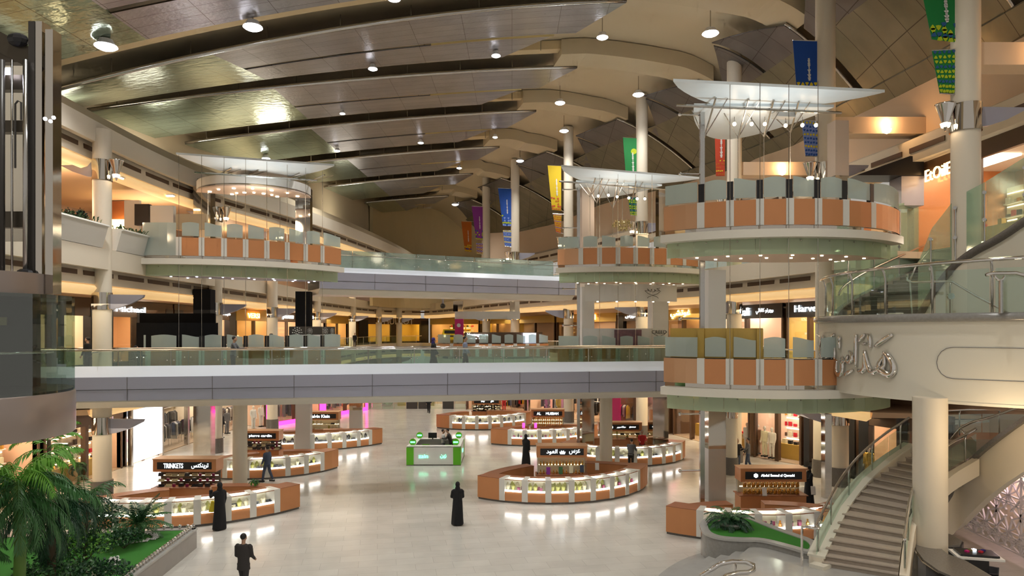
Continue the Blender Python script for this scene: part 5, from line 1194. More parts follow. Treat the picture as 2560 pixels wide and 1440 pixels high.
# ground floor, left side, near to far (the line runs away from the camera, shop on its left)
def gl(y0,y1,x=-21.3,x1=None): return (x,y0),(x1 if x1 else x,y1)
shop('shoe and bag shop behind the palm with warm orange light at left edge',*gl(24.2,31.5),0,3.3,'shelves',depth=1.5,sign=('SHOES',.3,2.2,'signwarm',.6))
shop('bright orange shelved shop left of the glowing white screen wall',*gl(31.8,38.2),0,3.3,'shelves',depth=1.4)
r,P,rz,n,d=shop('shop front filled by a glowing white screen wall',*gl(38.5,42.2),0,3.3,'cream')
MB().box(P(1.85,-.2,1.6),(3.1,.12,2.9),rz).build('white_screen','screen',r); 
for s in(.15,3.55): MB().box(P(s,-.25,1.65),(.2,.2,3.3),rz).build('frame_post','steel',r)
shop('open clothes shop with racks of black and white garments right of the white screen',*gl(42.5,49.5),0,3.3,'clothes',depth=2.6,lm='shoplw',wall='shopcream',sign=('SALE',.3,1.4,'signw',.4))
shop('fashion shop with figures and pale walls beyond the racks on the left',*gl(49.8,56.5,-21.2,-20.6),0,3.3,'clothes',lm='shoplw',wall='shopcream')
shop('shop with glowing pink window frames at far left on the ground floor',(-19.0,54.0),(-16.2,59.5),0,3.3,'pinkframe',sign=('PARFOIS',.3,1.4,'bluel',.5))
shop('second pink framed shop beyond the first at the far left',(-16.2,59.8),(-13.6,65.5),0,3.3,'pinkframe')
# far end of the ground floor
r=thing('entrance_glass_wall','glass entrance wall with yellow doors and black openings at the far end','entrance',(-9,66.5,0))
for k in range(9):
    x=-13.5+k*1.15; MB().box((x+.55,66.5,1.4),(1.05,.04,2.8)).build('glass_leaf','glass' if k not in(3,4,6) else 'dark',r); MB().box((x,66.5,1.5),(.07,.1,3.0)).build('mullion','steel',r)
MB().box((-8.3,66.5,3.1),(10.6,.2,.5)).build('transom','dark',r); MB().box((-7.2,66.3,3.05),(1.5,.1,.12)).build('blue_light_bar','bluel',r)
for k,x in enumerate((-10.6,-9.3,-8.1)): MB().box((x,68.2,1.2),(1.1,.1,2.2)).build('yellow_door_panel','goldl' if k==5 else 'goldwall',r)
MB().box((-8.3,71,1.7),(14,.15,3.4)).build('rear_wall','shopwall',r); light('AREA','entrance_light',(-8.5,68.8,3.2),120,(1,.8,.6),3)
for k,x in enumerate((-12.8,-4.6)):
    t=thing('escalator','%s sloping escalator behind the entrance glass'%['left','right'][k],'escalator',(x,74,0)); MB().slab([(x,68.6,.2),(x+.9,68.6,.2),(x+3.6,68.9,3.2),(x+2.7,68.9,3.2)],(0,.15,0)).build('balustrade','railglass',t); MB().bar((x,68.5,.9),(x+2.7,68.8,3.6),.08).build('handrail','dark',t); MB().slab([(x,68.7,.05),(x+.9,68.7,.05),(x+3.6,69,3.0),(x+2.7,69,3.0)],(0,.9,0)).build('steps','steel',t)
# right side, ground floor, far to near (shop on the left hand of the line seen from the mall: line runs toward the camera)
shop('far right shop with figures in printed dresses behind the perfume tower',(-4.3,66.0),(1.2,62.5),0,3.3,'red',sign=('MODA',.3,1.3,'signwarm',.4))
shop('shop with hanging grey and orange garments in the far middle right',(1.4,62.3),(7.2,56.5),0,3.3,'clothes',sign=('WOMAN',.3,1.5,'signwarm',.5))
rr=shop('dark brown shop with red sale poster and magenta panel left of the round columns',(7.4,56.3),(11.4,50.6),0,3.3,'red',lm='shopl',wall='darkbrown')
P=rr[1]; q=MB().slab([P(5.4,-.25,.9),P(6.2,-.25,.7),P(6.3,-.25,2.5),P(5.8,-.25,2.9),P(5.3,-.25,2.3)],(0,-.03,0)).build('red_sale_poster','red',rr[0]); text('SALE',.22,'white',P(5.8,-.32,1.9),math.atan2(-rr[3].y,-rr[3].x),q,'lettering',.6); MB().box(P(1.6,-.2,1.5),(1.0,.06,2.4),rr[2]).build('magenta_panel','magenta',rr[0])
rr2=shop('dark perfume shop with a pink round sign right of the round columns',(11.6,50.3),(13.0,45.8),0,3.4,'gold',lm='shopl',wall='darkbrown'); MB().cyl(rr2[1](.5,-.3,3.1),rr2[1](.5,-.45,3.1),.32,n=16).build('pink_round_sign','pink',rr2[0])
shop('shop with framed lit poster behind the mirrored mast on the right',(13.1,45.5),(14.2,41.8),0,3.4,'shelves',sign=None)
rs=shop('warm lit fashion window with pale mannequins left of the black shop',(14.35,41.5),(16.1,38.9),0,3.4,'shelves',lm='shoplw',depth=3)
rd=shop('black framed shop window behind the slim mirrored pillar',(16.2,38.7),(17.4,35.4),0,3.4,'dark',lm='shopl',depth=2.5)
shop('black shop with peaked canopy seen through the curved stair rail',(17.5,35.2),(19.3,30.6),0,3.4,'dark',lm='shopl',depth=3)
# first floor
shop('dark first floor shop with a bright cream display window at left',*gl(29.6,36.2,-21.4),5.5,3.3,'dark',lm='shopl',wall='shopcream')
shop('dark first floor shop with white glowing letters behind the black boards',*gl(36.5,44,-21.4),5.5,3.3,'dark',sign=('Michael',.3,3.0,'signw',.35),lm='warm')
shop('brown fronted first floor shop behind the left kiosk',*gl(44.2,54,-21.4),5.5,3.3,'dark',sign=('boutique',.25,1.6,'signw',.8))
shop('first floor shop with orange glowing sign beyond the left columns',*gl(54.2,62,-21.4),5.5,3.3,'gold',sign=('VERSI',.4,2.6,'signorange',.45),lm='goldl')
shop('first floor shop with white glowing sign at the far left',*gl(62.2,71,-21.4),5.5,3.3,'shelves',sign=('JAVAZZI',.4,3.2,'signw',.5))
shop('first floor shop with pale blue header between far columns',*gl(71.2,81,-21.6),5.5,3.3,'shelves',lm='shoplw',sign=('OUTLET',.4,3,'signw',.5))
shop('golden lit first floor shop just left of the dark HUBLOT shop',*gl(81.2,92,-21.6),5.5,3.3,'gold',lm='goldl')
rh=shop('far first floor shop with dark glass front and HUBLOT lettering',(-21.0,96),(-12.5,104.5),5.5,3.3,'dark',lm='goldl',wall='goldwall',sign=('HUBLOT',.9,5.2,'kwhite',.55))
rc=shop('gold coffered far shop right of the HUBLOT front',(-12.2,104.5),(-4.5,96),5.5,3.3,'gold',lm='goldl')
shop('golden lit shop behind the far lower kiosk',(-4.3,95.5),(.5,84),5.5,3.3,'gold',lm='goldl',wall='goldwall')
shop('golden lit shop with pale columns right of the far lower kiosk',(.7,83.5),(4.4,72),5.5,3.3,'gold',lm='goldl',wall='goldwall')
shop('orange lit shop with glowing Arabic sign above the footbridge',(4.6,71.5),(9.2,61.5),5.5,3.3,'gold',lm='goldl',sign=(arab('اسلمند'),.5,3.2,'signorange',.55))
shop('dark glass first floor shop seen through the white kiosk frame',(9.4,61.2),(11.7,54.4),5.5,3.3,'dark',lm='warm',sign=(arab('لوفورس'),.4,2.4,'signw',.35))
shop('cream first floor shop with golden Arabic lettering beside the white kiosk',(11.9,54.2),(13.5,49.6),5.5,3.3,'gold',lm='goldl',sign=(arab('غوتشي'),.62,2.6,'signwarm',.45))
shop('first floor shop with black sign band reading cavalli',(13.9,48.0),(15.9,41.0),5.5,3.3,'cream',lm='shoplw',wall='shopcream',sign=('cavalli',.5,1.5,'signw',.47))
shop('narrow bright first floor shop with glowing white letters beside the balcony',(16.0,40.7),(17.0,37.0),5.5,3.3,'cream',lm='shoplw',wall='goldwall',sign=('Harvey',.5,2.2,'signw',.5))
tx=[o for o in SC.objects if o.get('label','').startswith('first floor shop with black sign band')][0]
text(arab('روبرتو كافالي'),.36,'signw',V(15.37,42.6,8.68),math.atan2(-.27,-.96),tx,'lettering',1.7,ext=.03)
# top floor, right: orange restaurant front with glowing letters
re_=shop('orange lit restaurant front with glowing ETOILE letters at upper right',(18.35,32.4),(18.75,23.5),11,3.9,'shelves',lm='shopl',wall='copper',depth=5)
text('EtOilE',.52,'signwarm2',V(18.2,29.9,14.3),PI,re_[0],'lettering',1.8,ext=.05)
sb=thing('black_canopy_box','black boxy canopy left of the restaurant front above the near right kiosk','canopy',(17.4,32.5,12.5)); MB().slab([pd(2140,438,31),pd(2310,438,31),pd(2310,392,31),pd(2275,390,31)],(0,1.5,0)).build('canopy_body','black',sb); MB().box(pd(2285,470,31)+V(0,.6,-.1),(1.0,1,1.3)).build('grey_side_board','fascia',sb)
# top floor, left: peach gallery room pieces
t=thing('white_counter_boards','white and black boards with copper wall behind the left upper kiosk','partition',pd(390,540,36))
MB().box(pd(332,525,37)+V(0,0,-.3),(.8,.2,1.6)).build('white_board','white',t); MB().box(pd(358,528,36.5)+V(0,0,-.2),(.75,.3,1.1)).build('black_screen','black',t); MB().box(pd(408,532,36.5)+V(0,0,-.2),(1.2,.3,1.1)).build('white_board','white',t); MB().box(pd(480,545,36.5)+V(0,0,-.2),(1.6,.2,.8)).build('beige_board','beige',t)
t=thing('orange_glass_room','small orange lit glass room on the left upper gallery','room',pd(300,530,38)); MB().box(pd(300,535,39),(1.3,.2,1.4)).build('copper_wall','copperd',t); MB().box(pd(302,560,38.5),(1.1,.1,.5)).build('lit_display','goldl',t)
# planters on the second floor parapet, left
mat('parapet',(.78,.76,.70),.5)
def parapet(label,y0,y1):
    n=6; P=[]; S=smoothp(PL,4)
    r=thing('parapet_planter',label,'planter',(-17.7,(y0+y1)/2,11.1)); m=MB()
    pts=[(interp([p[1] for p in S],[p[0] for p in S],lerp(y0,y1,i/n)),lerp(y0,y1,i/n)) for i in range(n+1)]
    m.sweep(pts,[(-.12,11.12),(.1,11.12),(.1,12.1),(-.42,12.1),(-.45,12.03),(-.36,12.0)]); m.build('trough','parapet',r,smooth='a'); rnd=random.Random(int(y0)); m=MB()
    for k in range(int((y1-y0)*16)):
        y=rnd.uniform(y0+.1,y1-.1); x=-17.9+rnd.uniform(-.15,.25); a=rnd.uniform(0,6.28); q=V(x,y,12.1); e=q+V(.14*math.cos(a),.14*math.sin(a),rnd.uniform(.05,.25)); m.tri(q+V(.03,0,0),q-V(.03,0,0),e); m.tri(e+V(.05,0,.02),e+V(-.05,.03,0),q)
    m.build('foliage','leafd',r,fix=False)
parapet('white flared parapet planter left of the nearest left column',24.2,30.4); parapet('white flared parapet planter between the nearest left column and the upper kiosk',31.5,34.2); parapet('white flared parapet planter behind the glass lift',17,23.9)
# first floor rail along the left gallery
def gal_rail(label,P,z,step=2.0):
    r=thing('gallery_railing',label,'railing',(P[0][0],P[0][1],z)); S=smoothp(P,3)
    m=MB(); m.tube([V(x,y,z+1.08) for x,y in S],.04,7); m.build('handrail','chrome',r,smooth=True)
    al=along(S,step)
    for i,(x,y,a) in enumerate(al):
        MB().box((x,y,z+.52),(.05,.05,1.04)).build('rail_post','steel',r)
        if i<len(al)-1: x2,y2,_=al[i+1]; MB().slab([(x,y,z+.1),(x2,y2,z+.1),(x2,y2,z+1.0),(x,y,z+1.0)],(.012,0,0)).build('glass_panel','glass',r)
gal_rail('glass railing along the first floor gallery on the left',offp(PL[3:],.1),5.5,3.0); gal_rail('glass railing along the first floor gallery on the right, far to near',offp(PR[1:],.1),5.5,3.0); gal_rail('glass railing along the second floor gallery on the right',offp(PR[3:],.1),11.0,3.0)
# far car on the first floor
c=pd(1127,838,88); t=thing('yellow_show_car','yellow off road show car before the dark shop far on the first floor','car',V(c.x,c.y,5.5)); 
MB().slab([c+V(-1.1,0,-.55),c+V(1.1,0,-.55),c+V(1.1,0,.1),c+V(.95,0,.75),c+V(-.95,0,.75),c+V(-1.1,0,.1)],(0,3.6,0)).build('body','yellow',t); MB().box(c+V(0,-.03,.4),(1.6,.04,.4)).build('windscreen','black',t)
for s in(-.75,.75): MB().sph(c+V(s,-.05,-.1),.14,8,6).build('headlamp','signwarm',t); MB().cyl(c+V(s,.3,-.75),c+V(s+.25*(1 if s>0 else -1),.3,-.75),.4,n=12).build('wheel','black',t)
MB().box(c+V(0,-.03,-.12),(.7,.04,.2)).build('grille','dark',t)
# ---------------------------------------------------------------- glass lift at left
EC=V(-10.15,12.9,0); ER=1.78
lf=thing('glass_lift','round glass lift cabin with copper grey drum between mirrored rails at left edge','lift',EC+V(0,0,5.6))
MB().lathe([(ER,5.62),(ER+.02,5.66),(ER+.02,6.38),(ER,6.42)],EC,48).build('lower_drum','liftdrum' if 'liftdrum' in MATS else (mat('liftdrum',(.36,.30,.27),.32,.5) and 'liftdrum'),lf,smooth='a')
m=MB(); n=40
for z0,z1 in((6.42,8.22),):
    for i in range(n):
        a=2*PI*i/n;b=2*PI*(i+1)/n; m.quad(EC+V(ER*math.cos(a),ER*math.sin(a),z0),EC+V(ER*math.cos(b),ER*math.sin(b),z0),EC+V(ER*math.cos(b),ER*math.sin(b),z1),EC+V(ER*math.cos(a),ER*math.sin(a),z1))
m.build('curved_glass','liftglass',lf,smooth=True)
MB().lathe([(ER-.35,8.22),(ER-.35,8.62)],EC,40).build('upper_drum','liftdrum',lf,smooth='a')
MB().lathe([(ER-.02,6.40),(ER-.02,6.46)],EC,40).build('cabin_floor','dark',lf); MB().lathe([(ER-.05,8.16),(ER-.05,8.22)],EC,40).build('cabin_ceiling','dark',lf)
m=MB(); m.tube([EC+V((ER-.1)*math.cos(PI*1.1+i*PI*.9/24),(ER-.1)*math.sin(PI*1.1+i*PI*.9/24),7.18) for i in range(25)],.03,7); m.build('cabin_handrail','chrome',lf,smooth=True)
MB().box(EC+V(-.2,1.0,7.3),(1.9,.12,1.75)).build('dark_rear_wall','dark',lf); MB().box(EC+V(.1,.9,7.75),(.2,.03,.16)).build('notice_plate','gold',lf)
sh=thing('lift_shaft_frame','mirrored steel lift shaft columns, guide tubes and cross beams above the lift at left','lift frame',EC+V(1.3,.4,5.6))
D=13.2
for x0,x1,y0,y1,m_ in((100,116,60,735,'wavesteel'),(124,143,80,735,'wavesteel'),(82,98,60,690,'dark')):
    a=pd(x0,y0,D);b=pd(x1,y1,D); MB().box(((a.x+b.x)/2,D,(a.z+b.z)/2),(b.x-a.x,.25,a.z-b.z)).build('shaft_column',m_,sh)
for px,r_ in((64,.045),(5,.05),(30,.02)): a=pd(px,150,D-.2);b=pd(px,688,D-.2); MB().cyl(b,a,r_,n=8).build('guide_tube','steel' if px!=5 else 'dark',sh,smooth=True)
for y,hh in((205,.28),(315,.22),(548,.3),(135,.3)): a=pd(-60,y,D);b=pd(100,y,D); MB().box((a+b)/2+V(0,.1,0),(b.x-a.x,.18,hh)).build('cross_beam','darkm' if 'darkm' in MATS else (mat('darkm',(.09,.075,.055),.3,.6) and 'darkm'),sh)
MB().tube([pd(38,420,D-.25),pd(38,260,D-.25),pd(45,252,D-.25),pd(53,256,D-.25),pd(53,300,D-.25)],.018,6).build('cable_loop','dark',sh)
MB().bar(pd(-20,95,D),pd(120,170,D),.12,.35).build('diagonal_beam','darkm',sh)
MB().sph(pd(62,682,D-.2),.1,8,6,(1.6,1,.8)).build('pulley_block','black',sh); MB().sph(pd(45,100,D-.1),.14,8,6,(1.4,1,.9)).build('motor_block','black',sh)
for px,py in((113,297),(134,294)): MB().sph(pd(px,py,D-.2),.035,8,6).build('small_lamp','spotw',sh)
MB().box(pd(18,178,D-.1),(.16,.05,.12)).build('lamp_box','spotw',sh)
MB().box(pd(50,355,D+.9)+V(-.1,0,-.2),(.42,.05,3.6)).build('white_back_panel','cream',sh)
# ---------------------------------------------------------------- planted bed at lower left
zT=.70
E=[pz(x,y,zT) for x,y in((492,1319),(410,1379),(330,1440),(250,1500))]
corner=E[0]; back=[pz(225,1328,zT)]; 
bed=thing('planted_bed','raised bed with grass, grey stone wall and rows of steel balls at lower left','planter',(corner.x-3,21,0))
near=E[-1]; bl=back[0]; poly=[(corner.x,corner.y),(bl.x,bl.y),(bl.x-5.5,bl.y-1.0),(bl.x-5.5,13.5),(near.x-.2,13.5),(near.x,near.y)]
MB().prism(poly,0,zT-.06).build('stone_wall','stoneg' if 'stoneg' in MATS else (mat('stoneg',(.34,.31,.28),.3,var=.1,vscale=3) and 'stoneg'),bed)
m=MB(); cp_=[(near.x,near.y),(corner.x,corner.y),(bl.x,bl.y),(bl.x-5.5,bl.y-1)]
m.sweep(cp_[:2],[(-.03,zT-.07),(.22,zT-.07),(.22,zT),(-.03,zT)]); m.build('stone_rim','granitel',bed); m=MB(); m.sweep(cp_[1:],[(-.03,zT-.07),(.22,zT-.07),(.22,zT),(-.03,zT)]); m.build('stone_rim','granitel',bed)
ip=[(poly[0][0]-.28,poly[0][1]-.3),(poly[1][0],poly[1][1]-.28),(poly[2][0],poly[2][1]-.28),poly[3],(poly[4][0]-.28,poly[4][1]),(poly[5][0]-.28,poly[5][1])]
MB().prism(ip,zT-.07,zT-.01).build('grass','grass',bed)
ball=None
def ballat(p,lb,grp):
    global ball
    if ball is None:
        ball=thing('steel_ball',lb,'ball finial',p,grp); MB().sph(p+V(0,0,.10),.058,12,8).build('ball','chrome',ball,smooth=True); MB().cyl(p,p+V(0,0,.05),.035,.02,n=8).build('socket','steel',ball)
    else:
        c=copytree(ball,p,label=lb); c['group']=grp
n=34
for i in range(n):
    p=corner.lerp(near,(i+.3)/n)+V(-.1,0,0); p.z=zT; ballat(p,'small steel ball on the slanting front rim of the planted bed','steel balls on the slanting front rim')
for i in range(13):
    p=corner.lerp(bl,(i+1)/13.5)+V(0,-.1,0); p.z=zT; ballat(p,'small steel ball on the rear rim of the planted bed','steel balls on the rear rim')
# ---------------------------------------------------------------- foliage
def frond(mb,base,az,el,L,droop,nl,ll,w=.03,sag=.5,seed=0):
    """arching rachis with paired leaflets; returns nothing"""
    rnd=random.Random(seed); pts=[];p=Vector(base);e=el; n=nl; st=L/n; dh=V(math.cos(az),math.sin(az),0); sd=V(-math.sin(az),math.cos(az),0)
    for i in range(n+1):
        pts.append(p.copy()); p=p+(dh*math.cos(e)+V(0,0,math.sin(e)))*st; e-=droop/n*(1+.8*i/n)
    mb.tube(pts[::2] if n%2==0 else pts,.010,4,cap=False)
    for i in range(2,n+1):
        u=i/n; l=ll*math.sin(PI*min(1,.12+u*.86))**.6*rnd.uniform(.85,1.1); d=(pts[i]-pts[i-1]).normalized()
        for s in(-1,1):
            a=rnd.uniform(.55,.8); v=(d*a+sd*s*(1-a*.45)).normalized(); v.z-=sag*rnd.uniform(.7,1.2); v.normalize()
            q=pts[i]; m1=q+v*l*.5+V(0,0,.02); tip=q+v*l; tip.z-=l*.18*sag; x=d*w
            k=len(mb.v); mb.v+= [q,m1+x,tip,m1-x]; mb.f.append((k,k+1,k+2,k+3))
def palm(label,base,crown_h,n,L,ll,mat1,mat2,trunk,rt,elr=(-.1,1.3),nl=22,seed=1,name='palm',cat='palm tree',sag=.5,w=.03,drop=(1.2,2.2),nlight=6):
    r=thing(name,label,cat,base); rnd=random.Random(seed); base=Vector(base)
    if trunk:
        MB().tube([base,base+V(.05,0,crown_h*.5),base+V(0,.03,crown_h)],rt,10,rs=[rt*1.15,rt*.95,rt*.8]).build('trunk',trunk,r,smooth=True)
    for i in range(n):
        az=2.4*i+rnd.uniform(-.2,.2); u=i/n; el=lerp(elr[1],elr[0],u)+rnd.uniform(-.1,.1); m=MB()
        frond(m,base+V(0,0,crown_h*(1-.12*u)),az,el,L*rnd.uniform(.8,1.1),rnd.uniform(*drop),nl,ll,w,sag,seed*100+i); m.build('frond',mat1 if i>=nlight else mat2,r,fix=False)
    return r
pb=lambda px,D,z=zT: V((px-1280)/F*D,D,z)
palm('tall palm with drooping dark green fronds at the left edge',pb(45,16.2),3.35,34,1.75,.42,'leaf','leafl','stem',.13,(-.7,1.25),24,3,sag=.9,w=.034,drop=(1.0,2.0),nlight=7)
palm('second palm behind the tall one with hanging fronds over the bed',pb(125,17.6),2.5,26,1.6,.42,'leafd','leaf','trunk',.10,(-.9,1.1),22,5,sag=1.0,w=.032,nlight=4)
palm('light green young palm crown just below the lift drum',pb(120,18.3),4.0,12,1.1,.34,'leafl','leafl','trunk',.06,(-.3,1.3),16,7,sag=.5,w=.03)
palm('feathery palm shrub reaching toward the left front counter',pb(212,20.6),1.9,22,1.35,.34,'leafd','leaf','trunk',.06,(-.5,1.2),20,9,sag=.6,w=.02)
palm('small spiky date palm in a pebble ring on the grass',pb(348,23.1),.45,36,1.1,.26,'leaf','leafd','trunk',.13,(-.1,1.35),20,11,name='date_palm',sag=.25,w=.022,drop=(.5,1.2))
def bush(label,base,rx,rz,n,mats,seed,lw=.07,name='shrub',cat='shrub'):
    r=thing(name,label,cat,base); rnd=random.Random(seed); b=Vector(base)
    m=MB()
    for k in range(7): a=k*.9; m.tube([b,b+V(rx*.4*math.cos(a),rx*.4*math.sin(a),rz*.6),b+V(rx*.7*math.cos(a),rx*.7*math.sin(a),rz*1.2)],.012,4)
    m.build('stems','trunk',r)
    for mi,mm in enumerate(mats):
        m=MB()
        for k in range(n//len(mats)):
            th=rnd.uniform(0,2*PI); ph=math.acos(rnd.uniform(-.3,1)); q=rnd.uniform(.55,1.0)*(1+.2*math.sin(3*th)); p=b+V(rx*q*math.sin(ph)*math.cos(th),rx*q*math.sin(ph)*math.sin(th),rz*.9+rz*q*math.cos(ph))
            d=V(rnd.uniform(-1,1),rnd.uniform(-1,1),rnd.uniform(-.4,1)).normalized(); s=d.cross(V(rnd.uniform(-1,1),rnd.uniform(-1,1),.3)).normalized(); l=lw*rnd.uniform(1,2); k0=len(m.v); m.v+=[p,p+d*l*.5+s*lw*.4,p+d*l,p+d*l*.5-s*lw*.4]; m.f.append((k0,k0+1,k0+2,k0+3))
        m.build('foliage',mm,r,fix=False)
bush('leafy green shrub left of the rock in the planted bed',pb(205,20.4),.75,.55,1500,['leaf','leafl','leafd'],1)
bush('low dark shrub in front of the rock at the bottom of the bed',pb(235,18.6),.8,.38,1500,['leafd','leafd','leaf'],2)
bush('dark rounded shrub behind the date palm stem on the left',pb(228,22.6),.85,.75,1500,['leafd','leafd','leaf'],3)
bush('small dark shrub between rock and date palm',pb(310,22.0),.55,.32,900,['leafd','leaf'],4)
bush('bushy dark plant at the very bottom left under the palms',pb(110,17.4),.95,.6,1500,['leafd','leaf'],5)
t=pb(240,19.6); MB().sph(t+V(0,0,.12),.26,10,7,(1.2,.9,.8)).build('rock','rock',None,label='pale yellow rock among the shrubs in the planted bed',cat='rock',org=t)
def pebbles(label,pts,n,seed):
    rnd=random.Random(seed); m=MB()
    for i in range(n):
        u=rnd.random()*(len(pts)-1); i0=min(int(u),len(pts)-2); p=pts[i0].lerp(pts[i0+1],u-i0)+V(rnd.uniform(-.12,.12),rnd.uniform(-.12,.12),0); m.sph(p+V(0,0,.02),rnd.uniform(.025,.05),6,4,(1,1,.6))
    m.build('white_pebbles','pebble',None,label=label,cat='pebbles',kind='stuff',org=pts[0])
c=pb(348,23.1); pebbles('ring of white pebbles around the small date palm',[c+V(.55*math.cos(a*.6),.5*math.sin(a*.6),0) for a in range(12)],220,1)
pebbles('band of white pebbles winding along the shrubs by the rock',[pz(285,1395,zT),pz(290,1412,zT),pz(270,1425,zT),pz(245,1432,zT),pz(225,1446,zT)],260,2)
# fern in a glass bowl on the round planter
c=pz(1828,1318,1.1); palm('low dark green fern in a clear bowl on the round planter',c,.15,44,.92,.20,'leafd','leaf',None,.05,(-.15,1.2),20,21,name='potted_fern',cat='fern',sag=.3,w=.02,drop=(.9,1.7))
t=thing('clear_planter_bowl','clear shallow bowl holding the fern on the grass','bowl',c); MB().lathe([(.34,0),(.42,.12),(.43,.15)],c,24).build('bowl','granite',t,smooth=True)
# dark potted plant near the left column
c=gp(195,1212); palm('dark bushy potted plant at the foot of the nearest left column',c,.9,20,.6,.16,'leafd','leaf','trunk',.05,(-.3,1.3),12,31,name='potted_plant',cat='potted plant',sag=.2,w=.03)
